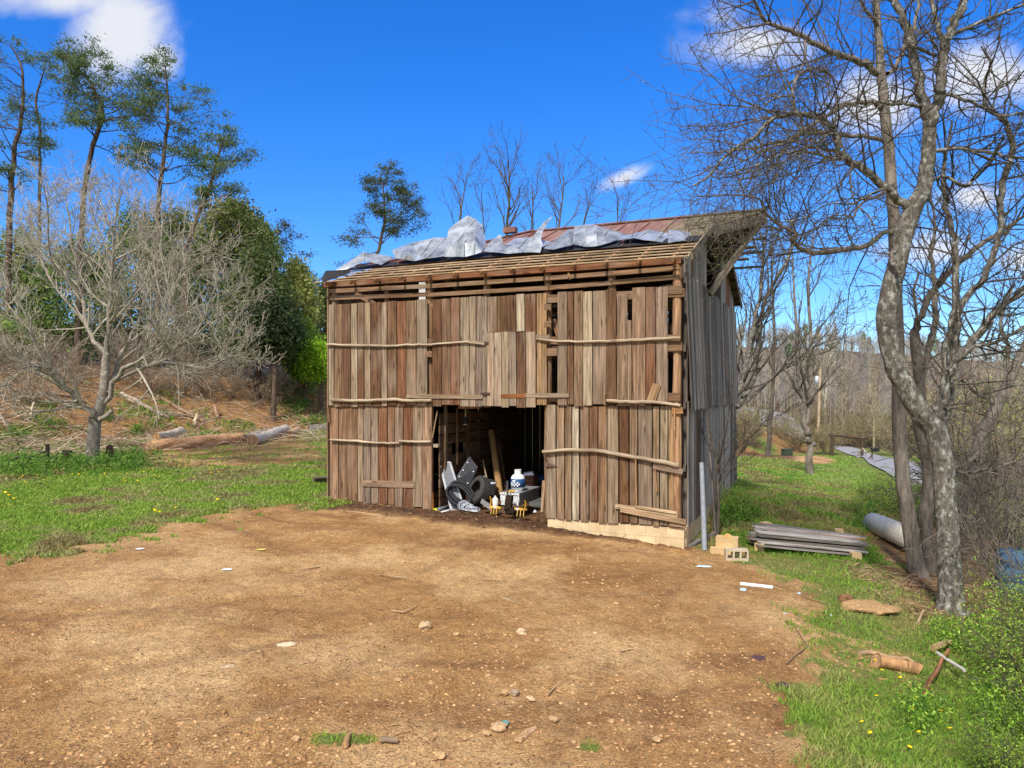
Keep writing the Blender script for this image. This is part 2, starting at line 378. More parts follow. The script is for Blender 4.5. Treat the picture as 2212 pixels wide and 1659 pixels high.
# split board: left half runs up, right half is broken short
vboard(mb, c2(812), c2(914), 638, 877, -.028, .024, BROWNS[1]); vboard(mb, c2(911), c2(952), 692, 877, -.029, .024, BROWNS[1])
mb.build('upper_siding', M['wood'], barn)
mb = MB()
row(mb, [(1665, 1728, GREYB), (1730, 1798, WHITEB), (1800, 1868, GREYB), (1870, 1938, GREYD), (1938, 2025, DARKB), (2028, 2118, GREYB)], lambda x: 717.5, lambda x: 879, -.05, c1, BROWNS)
hd = mb.build('hay_door', M['wood'], barn)
mb = MB(); a = BP(1043, 742, -.07); mb.bx(a.x-.05, a.x+.13, -.075, -.063, a.z-.02, a.z+.03, lin(70, 52, 44)); mb.build('hinge', M['attr'], hd); mb = MB(); a = BP(1043, 851, -.07); mb.bx(a.x-.05, a.x+.16, -.075, -.063, a.z-.02, a.z+.03, lin(70, 52, 44)); mb.build('hinge', M['attr'], hd)
low_bot = lambda x: 1080+(x-708)*.085 if x < 940 else 1120+(x-1181)*.062
mb = MB()
row(mb, [(208, 290), (292, 372), (374, 468), (468, 518, GREYB), (520, 590, GREYD), (592, 660, GREYD), (660, 745, RED), (748, 810), (812, 890, GREYD), (892, 978, RED), (978, 1068, GREYD), (1070, 1157, None, 871, 1101)], lambda x: 872, low_bot, .02, c1, BROWNS)
mb.build('lower_siding', M['wood'], barn); mb = MB(); GAP = .009
row(mb, [(155, 250, GREYB, 873), (252, 330), (332, 398), (398, 468, WHITEB), (472, 555), (558, 640, DARKB), (640, 725), (725, 830), (835, 925, RED), (930, 1008), (1010, 1140, GREYD), (1143, 1210), (1212, 1285, GREYB), (1288, 1345, TAN)], lambda x: 876, low_bot, .02, c2, BROWNS)
mb.build('lower_siding', M['wood'], barn)
# posts
def post(px, ytop, ybot, m, w, col=POST, name='post', rnd=True):
    t = BP(px, ytop, m); b = BP(px, ybot, m); mb = MB()
    if rnd:
        pts = [Vector((b.x+(t.x-b.x)*i/8+random.uniform(-.01, .01), m, b.z+(t.z-b.z)*i/8)) for i in range(9)]
        mb.tube(pts, [w*.5*random.uniform(.92, 1.06) for _ in pts], 9, jit(col, .1))
    else: mb.beam(b, t, w, w, jit(col, .1))
    return mb.build(name, M['wood'], barn)
for px, yt, yb in ((724, 628, 1085), (836, 616, 900), (929, 604, 1098), (1052, 590, 880), (1184, 584, 1110), (1322, 570, 880)): post(px, yt, yb, .14, .16 if px != 836 else .12)
post(1463, 566, 1140, .10, .17, lin(176, 138, 104))
# plate beam, rails between the posts
mb = MB(); mb.bx(-.12, BW-.06, .0, .16, 4.875, 4.98, lin(136, 92, 64)); mb.build('plate_beam', M['wood'], barn)
def rail(x0, y0, x1, y1, m, h=.13, th=.035, col=RAIL, name='rail'):
    mb = MB(); mb.beam(BP(x0, y0, m), BP(x1, y1, m), th, h, jit(col, .12)); return mb.build(name, M['wood'], barn)
for (x0, y0, x1, y1) in ((714, 629, 925, 618), (925, 618.5, 1188, 600.5), (1186, 601, 1322, 590.5), (1322, 591, 1468, 578.5), (716, 644, 925, 636), (925, 637, 1188, 621.5), (1186, 622, 1322, 611), (1322, 610.5, 1468, 598)):
    rail(x0-2, y0, x1, y1, .03, .088)
for (x0, y0, x1, y1) in ((930, 658, 1480, 632), (720, 742, 1470, 732), (720, 860, 1470, 858), (1180, 761, 1204, 760), (1440, 750, 1474, 749), (1440, 627, 1474, 626)):
    rail(x0, y0, x1, y1, .02 if x1-x0 > 60 else -.0, .16)
for (px, y) in ((1183, 700), (1183, 663), (926, 765)): rail(px-7, y, px+8, y, -.03, .12)
rail(1228, 590, 1232, 604, -.02, .04, .03, TAN, 'splinter')
# diagonal braces seen through the gaps
for a_, b_ in ((BP(1436, 735, .5), BP(1462, 690, .5)), (BP(1196, 690, .3), BP(1210, 735, .3)), (BP(760, 630, .6), BP(870, 690, .6))):
    mb = MB(); mb.beam(a_, b_, .06, .1, POST); mb.build('diagonal_brace', M['wood'], barn)
# sapling poles and battens nailed across the front
def sapling(pts, w0, w1, label=None):
    P = [BP(x, y, -.085 if y < 870 else -.05) for x, y in pts]
    Q = []
    for a, b in zip(P[:-1], P[1:]):
        for i in range(4): Q.append(a.lerp(b, i/4)+Vector((0, random.uniform(-.004, .004), random.uniform(-.008, .008))))
    Q.append(P[-1]); n = len(Q); mb = MB()
    mb.tube(Q, [w0+(w1-w0)*i/(n-1)+random.uniform(-.003, .003) for i in range(n)], 8, jit(POLE, .08), True, True, lin(214, 190, 150))
    o = mb.build('sapling_pole', M['wood'], barn)
    if label: o['label'] = label
sapling([(705, 744), (760, 746), (835, 748), (880, 745), (930, 743.5), (990, 740), (1026, 738)], .032, .02)
sapling([(714, 863), (780, 866), (850, 863), (890, 866), (932, 865)], .036, .034)
sapling([(713, 950), (760, 952), (808, 956), (840, 958), (862, 957)], .03, .024)
sapling([(862, 953), (890, 954), (931, 954)], .028, .03)
sapling([(1164, 733), (1200, 738), (1260, 738), (1330, 737), (1400, 733), (1470, 730)], .022, .034)
sapling([(1310, 866), (1350, 868), (1400, 868), (1440, 872), (1470, 876)], .034, .03)
sapling([(1172, 976), (1240, 972), (1295, 974), (1340, 982), (1400, 993), (1440, 1000), (1466, 1006)], .034, .045)
def batten(x0, y0, x1, y1, h, col, m=-.06, th=.025, name='batten'):
    mb = MB(); mb.beam(BP(x0, y0, m), BP(x1, y1, m), th, h, jit(col, .06)); return mb.build(name, M['wood'], barn)
batten(878, 855.5, 1043, 857.5, .085, GREYB); batten(1082, 855.5, 1136, 855, .08, lin(150, 96, 56)); batten(1135, 854, 1229, 854, .085, GREYB)
batten(1011, 737, 1047, 741, .075, GREYB, -.09); batten(1158, 728, 1187, 728, .09, GREYB, -.09)
batten(783, 1044, 895, 1047, .14, lin(150, 126, 104), -.005); batten(1411, 1006, 1475, 1019, .11, GREYD, -.03)
batten(1329, 1093, 1464, 1113, .09, lin(190, 166, 132), -.03); batten(1372, 1094, 1462, 1108, .05, lin(196, 172, 138), -.055)
batten(1405, 870, 1419, 830, .16, lin(150, 122, 90), -.065); batten(1309, 853, 1309, 876, .19, TAN, -.06)
batten(1416, 1014, 1420, 1061, .13, TAN, -.01); batten(1265, 1010, 1265, 1036, .08, TAN, -.01); batten(1374, 990, 1376, 1090, .11, TAN, -.012)
batten(1459, 885, 1459, 930, .18, lin(178, 140, 100), -.01); batten(1452, 887, 1475, 886, .12, lin(170, 128, 88), -.02)
batten(711, 880, 714, 912, .1, lin(140, 104, 76), -.01); batten(1176, 979, 1179, 996, .06, DARKB, -.02)
mb = MB(); P = [BP(1179, 999, -.012), BP(1206, 1006, -.012), BP(1179, 1009, -.012)]
mb.raw([p for p in P]+[p+Vector((0, -.012, 0)) for p in P], [(0, 1, 2), (5, 4, 3), (0, 3, 4, 1), (1, 4, 5, 2), (2, 5, 3, 0)], lin(104, 80, 76)); mb.build('wood_wedge', M['wood'], barn)
# ragged sill plank at the foot of the right-hand corner
batten(1340, 1100, 1482, 1128, .10, lin(170, 146, 116), -.04); batten(1448, 1128, 1482, 1132, .14, lin(150, 122, 92), -.005)
# rafters and laths of the open eave
for i in range(13):
    s = .12+i*(BW-.3)/12; mb = MB()
    mb.beam((s, -.2, zroof(-.2)-.11), (s, 4.0, zroof(4, s)-.11), .06, .1, jit(lin(170, 128, 92), .1)); mb.build('rafter', M['wood'], barn)
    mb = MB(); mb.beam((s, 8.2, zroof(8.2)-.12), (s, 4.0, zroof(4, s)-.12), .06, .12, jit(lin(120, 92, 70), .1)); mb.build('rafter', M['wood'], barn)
for m in (-.27, .0, .27, .54, .81, 1.08, 1.35, 1.7, 2.1, 2.6, 3.1, 3.6):
    mb = MB(); s = -.14
    while s < BW+.1:
        e = min(BW+.14, s+random.uniform(2.2, 3.6)); k = [random.uniform(-.02, .02) for _ in range(2)]
        mb.beam((s, m+k[0], zroof(m, s)-.035+k[0]*.39), (e, m+k[1], zroof(m, e)-.035+k[1]*.39), .044, .02, jit(lin(206, 178, 142), .1), (0, -.36, .93)); s = e+.004
    mb.build('lath', M['wood'], barn)
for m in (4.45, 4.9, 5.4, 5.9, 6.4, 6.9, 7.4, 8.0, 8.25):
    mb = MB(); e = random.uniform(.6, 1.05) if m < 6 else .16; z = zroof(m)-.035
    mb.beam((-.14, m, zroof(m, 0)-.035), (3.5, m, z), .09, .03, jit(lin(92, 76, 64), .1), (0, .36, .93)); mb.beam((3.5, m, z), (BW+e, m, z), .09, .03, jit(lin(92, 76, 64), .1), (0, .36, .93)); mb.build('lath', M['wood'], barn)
# rusty roof sheets (front upper slope, whole back slope), standing seams
def roofpatch(mb, m0, m1, e0, e1, lift=0.):
    zz = lambda m, s: zroof(m, s)+lift
    S0 = [-.15, .6, 1.4, 2.2, 3.0, 3.5, 5.8, BW+e0]; S1 = S0[:-1]+[BW+e1]; n = len(S0)
    vs = [(x, m0, zz(m0, x)) for x in S0]+[(x, m1, zz(m1, x)) for x in S1]
    vs = vs+[(x, y, z-.012) for x, y, z in vs]; f = []; q = 2*n
    for i in range(n-1): f += [(i, i+1, n+i+1, n+i), (q+n+i, q+n+i+1, q+i+1, q+i), (q+i, q+i+1, i+1, i), (n+i, n+i+1, q+n+i+1, q+n+i)]
    mb.raw(vs, f+[(0, n, q+n, q), (n-1, q+n-1, q+2*n-1, 2*n-1)])
mb = MB(); roofpatch(mb, .93, 2.35, .17, .17); roofpatch(mb, 2.352, 4.0, .17, 1.19)
for i in range(15):
    s = .1+i*.6; m0 = .95 if s < BW else 2.35+(s-BW-.17)/1.02*1.65
    if s > BW+.9: break
    mb.box((s, (m0+4)/2, zroof((m0+4)/2, s)+.008), (.012, 0, 0), (0, (4-m0)/2, (zroof(4, s)-zroof(m0, s))/2), (0, -.005, .02))
for i in range(7): mb.box((.4+i*1.2, 2.36+.03*math.sin(i*5), zroof(2.36, .4+i*1.2)+.006), (.6, 0, .002), (0, .015, .006), (0, 0, .006), (.8, .7, .7, 1))
rf = mb.build('roof_sheet', M['rust'], barn)
mb = MB(); roofpatch(mb, .9, 1.42, .16, .16, lift=.014); mb.build('shade_strip', M['dull_black'], barn)  # black strip standing in for the shade under the peeled sheets
mb = MB(); roofpatch(mb, 5.65, 4.001, .17, 1.19); roofpatch(mb, 8.35, 5.652, .17, .17); mb.build('roof_sheet', M['rust'], barn)
mb = MB(); xm = (3.5+BW+1.17)/2; hw = (BW+1.17-3.5)/2
for a_, b_ in ((3.93, 1), (4.07, -1)):
    mb.box((xm, a_, 6.66), (hw, 0, 0), (0, .09, .035*b_), (0, -.003*b_, .008)); mb.box((1.675, a_, 6.66-sag(0)/2), (1.82, 0, sag(-.14)/2), (0, .09, .035*b_), (0, -.003*b_, .008)); mb.build('ridge_cap', M['rust'], barn)
mb = MB(); s = BP(1108, 505, 4).x; mb.bx(s-.25, s+.1, 3.9, 4.1, 6.68, 6.82); mb.build('ridge_flap', M['rust'], barn)
# barge boards, hay hood, brace
GW = lin(150, 144, 136)
mb = MB(); mb.beam((BW+.19, -.33, zroof(-.33)-.02), (BW+.19, 2.36, zroof(2.36)-.02), .03, .15, lin(168, 152, 130)); mb.build('barge_board', M['wood'], barn)
mb = MB(); mb.beam((BW+.19, 8.36, zroof(8.36)-.05), (BW+.19, 5.66, zroof(5.66)-.05), .03, .17, lin(110, 96, 82)); mb.build('barge_board', M['wood'], barn)
mb = MB(); mb.beam((BW+.2, 2.42, zroof(2.4)-.12), (BW+1.17, 3.97, 6.5), .04, .2, GW); mb.beam((BW+.2, 5.6, zroof(5.6)-.12), (BW+1.17, 4.05, 6.5), .04, .2, SIDEG[3])
for k in range(9):
    m = 2.5+k*.18; mb.beam((BW+.02, m, zroof(m)-.05), (BW+.14+(m-2.35)*.6, m, zroof(m)-.05), .15, .02, jit(SIDEG[3], .1), (0, -.36, .93))
    m = 8-m; mb.beam((BW+.02, m, zroof(m)-.05), (BW+.14+(5.65-m)*.6, m, zroof(m)-.05), .15, .02, jit(SIDEG[3], .1), (0, .36, .93))
mb.build('hay_hood', M['wood'], barn)
mb = MB(); mb.beam((BW-1.5, 4, 6.42), (BW+1.15, 4, 6.42), .09, .15, SIDEG[3]); mb.build('hood_beam', M['wood'], barn)
mb = MB(); mb.beam((BW+.07, 2.75, 4.62), (BW+1.02, 3.9, 6.36), .09, .13, lin(140, 130, 118)); mb.build('hood_brace', M['wood'], barn)
for m, e, z in ((4.5, 1.15, 6.1), (4.9, 1.05, 5.85), (5.2, 1.0, 5.55)):
    mb = MB(); mb.beam((BW-.6, m, z), (BW+e, m, z), .06, .05, SIDEG[3]); mb.build('loose_lath', M['wood'], barn)
# right gable wall
def sboard(mb, m0, m1, z0, z1, s, col, flare=0.):
    mb.box((s+flare/2, (m0+m1)/2, (z0+z1)/2), (0, (m1-m0)/2-.004, random.uniform(-.004, .004)), (-flare/2, random.uniform(-.012, .012), (z1-z0)/2), (.011, random.uniform(-.002, .002), 0), jit(col, .12, .02))
mb = MB(); m = .27
while m < BD:
    w = random.choice((.17, .2, .24, .28)); 
    if m > .9 and 1.0 < m < 1.12: w = .06
    else: sboard(mb, m, min(m+w, BD), -.1+random.uniform(-.03, .03) if m < 6 else -.25, 2.28, BW+.02, random.choice(SIDEG))
    m += w
mb.build('lower_gable_siding', M['wood'], barn)
mb = MB(); m = -.02
while m < BD+.05:
    w = random.choice((.15, .18, .22, .26)); c = random.choice(SIDEG)
    if 2.9 < m < 4.2: c = random.choice((SIDEG[1], SIDEG[3], lin(92, 92, 98)))
    sboard(mb, m, m+w, 2.12+random.uniform(-.03, .03), 4.72+random.uniform(-.03, .03), BW+.03, c, .11 if m < 2.5 else .07)
    m += w+(.03 if random.random() < .15 else 0)
mb.build('middle_gable_siding', M['wood'], barn)
mb_split = False
mb = MB(); m = -.02
while m < BD:
    w = random.choice((.16, .2, .24))
    if m > 4 and not mb_split: mb.build('upper_gable_siding', M['wood'], barn); mb = MB(); mb_split = True
    if not 2.75 < m+w/2 < 5.0:
        c = random.choice(SIDEG[:3]) if m < 5.5 else lin(130, 82, 52) if 5.9 < m < 6.8 else random.choice(SIDEG)
        if .5 < m < .75: c = lin(140, 92, 58)
        mm = m+w/2; zt = zroof(min(m, m+w) if mm < 4 else m+w)-.12
        if zt > 4.8: sboard(mb, m, m+w, 4.66, zt, BW+.012, c)
    m += w
mb.build('upper_gable_siding', M['wood'], barn)
for m in (2.8, 5.0, .5, 7.9):
    mb = MB(); mb.beam((BW-.08, m, -.1), (BW-.08, m, zroof(m)-.2), .13, .13, SIDEG[3]); mb.build('gable_post', M['wood'], barn)
for z in (4.62, 3.3, 2.2, 1.0):
    mb = MB(); mb.beam((BW-.05, .3, z), (BW-.05, 7.95, z), .05, .13, SIDEG[3]); mb.build('gable_girt', M['wood'], barn)
# back and left walls, loft
mb = MB(); s = 0.
while s < BW:
    w = random.uniform(.17, .27); mb.bx(s, min(BW, s+w-.012), BD-.02, BD+.003+random.uniform(0, .006), -.4, 4.86, jit(random.choice(BROWNS), .15)); s += w
mb.build('back_wall', M['wood'], barn)
mb = MB(); m = .02
while m < BD-.05:
    w = random.uniform(.17, .27); mb.bx(-.03, -.004+random.uniform(0, .006), m, min(BD-.03, m+w-.008), -.25, zroof(m+w/2, 0)-.15, jit(random.choice(BROWNS), .15)); m += w
mb.build('left_wall', M['wood'], barn)
mb = MB()
for i in range(26): mb.bx(.05, BW-.12, .3+i*.29, .3+i*.29+.275, 2.33, 2.36, jit(DARKB, .15))
mb.build('loft_floor', M['wood'], barn)
for m in (1.5, 3.2, 4.9, 6.6):
    for z in (3.4, 4.55):
        mb = MB(); mb.tube([(.1, m, z), (BW/2, m, z+.03), (BW-.15, m, z)], .05, 7, POST); mb.build('tier_pole', M['wood'], barn)
    mb = MB(); mb.bx(.05, BW-.12, m-.06, m+.06, 2.16, 2.33, DARKB); mb.build('loft_joist', M['wood'], barn)
# lit metal strip in the loft, right above the left part of the door
a = BP(912, 655, 1.2); mb = MB(); mb.bx(a.x-.09, a.x+.09, 1.2, 1.205, a.z-.1, a.z+.62, lin(206, 204, 200)); mb.build('tin_strip', M['attr'], barn)
# stalls inside the door: plank partitions
sl = BP(941, 1000, 0).x; sr = BP(1179, 1000, 0).x
mb = MB()
for k in range(10):
    z0 = -.12+k*.235
    for a, b in ((.2, 2.2), (2.21, 4.9)):
        if a < 1 and k == 5:
            for q0, q1 in ((.2, .75), (1.35, 2.2)): mb.bx(sl-.03, sl, q0, q1, z0, z0+.22, jit(lin(100, 78, 58), .18))
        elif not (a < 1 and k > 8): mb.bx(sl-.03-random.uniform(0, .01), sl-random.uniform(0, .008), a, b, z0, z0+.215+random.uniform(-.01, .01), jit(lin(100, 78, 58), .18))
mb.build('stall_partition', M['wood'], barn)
mb = MB()
for k in range(9):
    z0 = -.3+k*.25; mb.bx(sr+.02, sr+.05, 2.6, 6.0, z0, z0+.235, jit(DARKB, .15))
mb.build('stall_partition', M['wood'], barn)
mb = MB()
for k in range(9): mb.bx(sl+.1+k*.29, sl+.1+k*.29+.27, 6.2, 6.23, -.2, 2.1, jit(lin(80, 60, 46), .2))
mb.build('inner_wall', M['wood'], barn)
for m, z0, z1, w in ((.42, .55, 2.15, .1), (1.5, 0, 2.2, .12), (.95, .9, 2.1, .04)):
    mb = MB(); mb.bx(sl+.002, sl+.045, m-w/2, m+w/2, z0-.1, z1, lin(112, 90, 68)); mb.build('stall_post', M['wood'], barn)
mb = MB(); mb.bx(sl-.1, sl+.02, .06, .17, 1.25, 1.32, POLE); mb.build('stall_bar', M['wood'], barn)
mb = MB(); mb.bx(BP(985, 880).x, BP(1030, 880).x, .1, .22, 2.1, 2.15, lin(150, 110, 80)); mb.build('head_block', M['wood'], barn)
# block footing
def blocks(name, p0, ux, L, zs, th, nin):
    mb = MB(); bl = .4; p0 = Vector(p0); ux = Vector(ux); nin = Vector(nin)
    for r, (z0, z1) in enumerate(zs):
        x = -.2*(r % 2)
        while x < L-.02:
            a = max(0, x)+.004; b = min(L, x+bl)-.004
            if b > a: mb.box(p0+ux*((a+b)/2)+nin*(th/2)+Vector((0, 0, (z0+z1)/2)), ux*((b-a)/2), nin*(th/2+random.uniform(-.002, .002)), (0, 0, (z1-z0)/2-.003), jit(lin(214, 192, 156), .05, .02))
            x += bl
        mb.box(p0+ux*(L/2)+nin*(th/2)+Vector((0, 0, (z0+z1)/2)), ux*(L/2-.01), nin*(th/2-.006), (0, 0, (z1-z0)/2), lin(186, 164, 130))
    return mb.build(name, M['block'], barn)
zs = [(-.3, -.1), (-.5, -.3), (-.7, -.5), (-.9, -.7)]
blocks('foundation', (sr+.02, 0.045, 0), (1, 0, 0), BW-sr-.03, zs, .16, (0, 1, 0))
blocks('foundation', (BW-.0, .21, 0), (0, 1, 0), BD-.3, zs, .16, (-1, 0, 0))
blocks('foundation', (0.0, .045, -.02), (1, 0, 0), sl-.03, zs[:2], .16, (0, 1, 0))
# peeled and crumpled sheets along the eave
def sheet(pts, faces, shade=1., name='torn_tin_sheet', mat='galv', seams=()):
    dm = lambda m: .85+(m-.85)*1.7 if m > .85 else m
    V = [BP(x, y, dm(m)) for x, y, m in pts]; import bmesh
    bm = bmesh.new(); vs = [bm.verts.new(v) for v in V]
    for f in faces: bm.faces.new([vs[i] for i in f])
    bmesh.ops.triangulate(bm, faces=[f for f in bm.faces if len(f.verts) > 4])
    bmesh.ops.subdivide_edges(bm, edges=bm.edges[:], cuts=3, use_grid_fill=True)
    bm.verts.index_update()
    for v in bm.verts:
        if v.index >= len(V):
            n = mnoise.noise_vector(v.co*3.1); v.co += n*.014
    bmesh.ops.recalc_face_normals(bm, faces=bm.faces)
    bmesh.ops.solidify(bm, geom=bm.faces[:], thickness=.006)
    me = bpy.data.meshes.new(name); bm.to_mesh(me); bm.free()
    a = me.color_attributes.new('Col', 'FLOAT_COLOR', 'POINT'); a.data.foreach_set('color', np.tile(np.array((shade, shade, shade, 1), np.float32), len(me.vertices)))
    o = obj(name, me, M[mat], barn)
    if seams:
        mb = MB()
        for s in seams:
            P = [BP(q[0], q[1], dm(q[2]))+Vector((0, -.02, .004)) for q in s]; mb.tube(P, .011, 5, (shade*.34, shade*.36, shade*.38, 1))
        mb.build('standing_seam', M['attr'], o)
    return o
sheet([(693, 604, -.3), (704, 585, -.1), (760, 581, .35), (756, 590, .3), (700, 609, -.35)], [(0, 1, 2, 3, 4)], 1, 'rusted_eave_flap', 'dull_black')
sheet([(724, 584, .3), (786, 544, .95), (788, 564, .7), (742, 584, .4), (852, 555, 1.2), (824, 572, .85), (760, 584, .45), (795, 582, .7)],
      [(0, 1, 2, 3), (1, 4, 5, 2)], .9, seams=[[(786, 544, .93), (788, 564, .68)]])
sheet([(846, 540, 1.15), (889, 524.5, 1.3), (936, 514, 1.4), (966, 513, 1.45), (854, 558, .95), (897, 564, .8), (921, 558, .8), (961, 553, .85), (884, 548, .78), (908, 553, .95), (945, 540, 1.1), (870, 560, .85)],
      [(0, 1, 8), (0, 8, 11, 4), (8, 5, 11), (1, 9, 5, 8), (1, 2, 10, 9), (9, 10, 6, 5), (2, 3, 7, 10), (10, 7, 6)], .97,
      seams=[[(936, 514, 1.38), (908, 553, .93)], [(962, 516, 1.4), (921, 558, .8)]])
sheet([(960, 554.5, .82), (965.5, 520, .9), (967.5, 498, 1.1), (988, 480, 1.25), (1010, 465, 1.4), (1028, 473, 1.4), (1042, 486, 1.4), (1047, 507, 1.3), (979, 523, .8), (1003, 524, .75), (1027, 523, .8), (1003, 555, .72), (1040, 545, .85), (1050, 530, 1.1)],
      [(0, 1, 8), (0, 8, 9, 11), (9, 10, 12, 11), (1, 2, 3, 8), (3, 4, 9, 8), (4, 5, 10, 9), (5, 6, 7, 10), (10, 7, 13, 12)], 1,
      seams=[[(1003, 524, .73), (1003, 554, .7)], [(1028, 473, 1.37), (989, 520, .8)], [(1043, 487, 1.37), (1004, 523, .74)], [(1026, 523, .78), (1022, 550, .75)]])
sheet([(1041, 543, .95), (1058, 524, 1.2), (1081, 505, 1.35), (1088, 530, 1.1), (1070, 545, .82), (1112, 530, .95), (1128, 545, .85), (1100, 548, .8)],
      [(0, 1, 4), (1, 2, 3, 4), (4, 3, 5, 7), (7, 5, 6)], .95, seams=[[(1062, 521, 1.2), (1069, 545, .82)]])
sheet([(1089, 529, 1.05), (1114, 515, 1.35), (1149, 512, 1.45), (1195, 524, 1.3), (1172, 533, 1.0), (1129, 545, .85), (1112, 530, .95)], [(0, 1, 6), (1, 2, 5, 6), (2, 3, 4, 5)], 1, seams=[[(1140, 513, 1.42), (1120, 536, .9)]])
sheet([(1129, 545, .8), (1147, 519, 1.0), (1163, 494, 1.25), (1178, 478, 1.45), (1194, 466, 1.65), (1183, 483, 1.45), (1172, 501, 1.2), (1169, 518, 1.0), (1173, 528, .9), (1166, 546, .75), (1156, 545, .78)],
      [(0, 1, 7, 10), (1, 2, 6, 7), (2, 3, 5, 6), (3, 4, 5), (7, 8, 9, 10)], .98, seams=[[(1130, 543, .8), (1160, 503, 1.2), (1178, 479, 1.45)]])
sheet([(1174, 536, .9), (1229, 495, 1.35), (1240, 496, 1.4), (1238, 526, 1.0), (1227, 510, 1.1), (1196, 539, .8), (1235, 529, .85)], [(0, 1, 4, 5), (1, 2, 3, 4), (5, 4, 3, 6)], .72)
sheet([(1240, 489, 1.3), (1265, 485.5, 1.35), (1287, 485.6, 1.3), (1291, 531, .8), (1265, 533.5, .85), (1238, 527, 1.0), (1239, 508, 1.1), (1265, 511, .95), (1289, 508, .98)], [(0, 1, 7, 6), (1, 2, 8, 7), (6, 7, 4, 5), (7, 8, 3, 4)], 1, seams=[[(1265, 486, 1.33), (1265, 510, .93), (1265, 533, .83)]])
sheet([(1287, 485.6, 1.32), (1320, 496, 1.4), (1356, 507, 1.5), (1334, 518, 1.1), (1305, 510, 1.15), (1291, 531, .82), (1318, 524, .95)], [(0, 1, 4), (1, 2, 3, 4), (0, 4, 6, 5), (4, 3, 6)], .85, seams=[[(1316, 495, 1.4), (1305, 509, 1.13)]])
sheet([(1333, 519, 1.0), (1348, 509, 1.3), (1403, 496, 1.5), (1443, 504, 1.45), (1443, 524, .95), (1389, 518, .85), (1371, 514, .95)], [(0, 1, 6), (1, 2, 5, 6), (2, 3, 4, 5)], 1.05, seams=[[(1403, 497, 1.47), (1378, 515, .95)], [(1432, 502, 1.45), (1415, 521, .9)]])
sheet([(1444, 495, 1.3), (1475, 499, 1.4), (1499, 504, 1.45), (1507, 512, 1.3), (1505, 520, .95), (1474, 520, .85), (1443, 525, .8)], [(0, 1, 5, 6), (1, 2, 3, 4, 5)], 1.05, seams=[[(1475, 500, 1.38), (1474, 520, .83)]])
# ------------------------------------------------------------------ things in and around the doorway
YEL = lin(204, 160, 52)
def PG(px, py, m):
    """barn-floor point in world coordinates"""
    return PW(px, py, m)
def onbarn(name, label, cat, s, m, z, group=None):
    return thing(name, label, cat, B2W((s, m, z)), -TH, group)
def bl(px, py, m, root_smz):
    p = BP(px, py, m); return Vector((p.x-root_smz[0], p.y-root_smz[1], p.z-root_smz[2]))
# leaning screen
r0 = BP(985, 1103, .25); t = onbarn('window_screen', 'grey mesh window screen in white frame leaning at the left side of the doorway', 'window screen', *r0)
TL, TR, BR, BL = [bl(*q, r0) for q in ((950, 1002, .35), (972, 998, .5), (1001, 1094, .38), (976, 1105, .18))]
mb = MB()
for a, b in ((TL, TR), (TR, BR), (BR, BL), (BL, TL)): mb.beam(a, b, .035, .03, lin(206, 208, 212))
mb.build('frame', M['attr'], t)
mb = MB(); n = (TR-TL).cross(BL-TL).normalized()*.004
mb.raw([p+n*k for k in (-1, 1) for p in (TL, TR, BR, BL)], [(0, 1, 2, 3), (7, 6, 5, 4)], lin(118, 122, 126)); mb.build('mesh_screen', M['attr'], t)
# black folded cover panel
r0 = BP(1005, 1060, .5); t = onbarn('truck_bed_cover', 'black truck bed cover panel with clips leaning behind the tyre', 'bed cover', *r0)
A, B, C, D = [bl(*q, r0) for q in ((983, 1042, .7), (1016, 988, 1.1), (1033, 1010, 1.0), (1007, 1066, .5))]
n = (B-A).cross(D-A).normalized(); mb = MB()
mb.raw([p+n*k for k in (-.02, .02) for p in (A, B, C, D)], [(0, 1, 2, 3), (7, 6, 5, 4), (0, 4, 5, 1), (1, 5, 6, 2), (2, 6, 7, 3), (3, 7, 4, 0)], lin(40, 42, 48)); mb.build('panel', M['attr'], t)
mb = MB(); mb.beam(A, B, .05, .05, lin(96, 98, 104)); mb.build('rail', M['attr'], t)
for f, g in ((.25, .12), (.5, .12), (.8, .12), (.3, .85), (.75, .85)):
    p = A.lerp(B, f).lerp(D.lerp(C, f), g)
    for sgn in (1, -1):
        mb = MB(); mb.lathe([(.018, 0), (.022, .012), (.012, .022)], 8, lin(214, 216, 220), p+n*.021*sgn, n*sgn); mb.build('clip', M['metalattr'], t)
# tyre
r0 = BP(1035, 1060, .55); t = onbarn('car_tyre', 'worn black car tyre leaning in the doorway', 'tyre', *r0)
ax = Vector((-.55, -.75, .38)).normalized(); mb = MB()
prof = [(.19, -.1), (.2, -.115), (.27, -.125), (.3, -.105), (.315, -.07), (.318, 0), (.315, .07), (.3, .105), (.27, .125), (.2, .115), (.19, .1), (.24, .09), (.28, .06), (.28, -.06), (.24, -.09)]
mb.lathe(prof, 36, lin(64, 62, 60), (0, 0, 0), ax, True, True); mb.build('carcass', M['rough'], t)
mb = MB(); x = ax.orthogonal().normalized(); y = ax.cross(x)
for k in range(44):
    a = 2*math.pi*k/44; rr = x*math.cos(a)+y*math.sin(a); tt = ax.cross(rr)
    for o in (-.06, 0, .06): mb.box(rr*.32+ax*o, rr*.006, tt*.016, ax*.022, lin(60, 58, 56))
mb.build('tread', M['rough'], t)
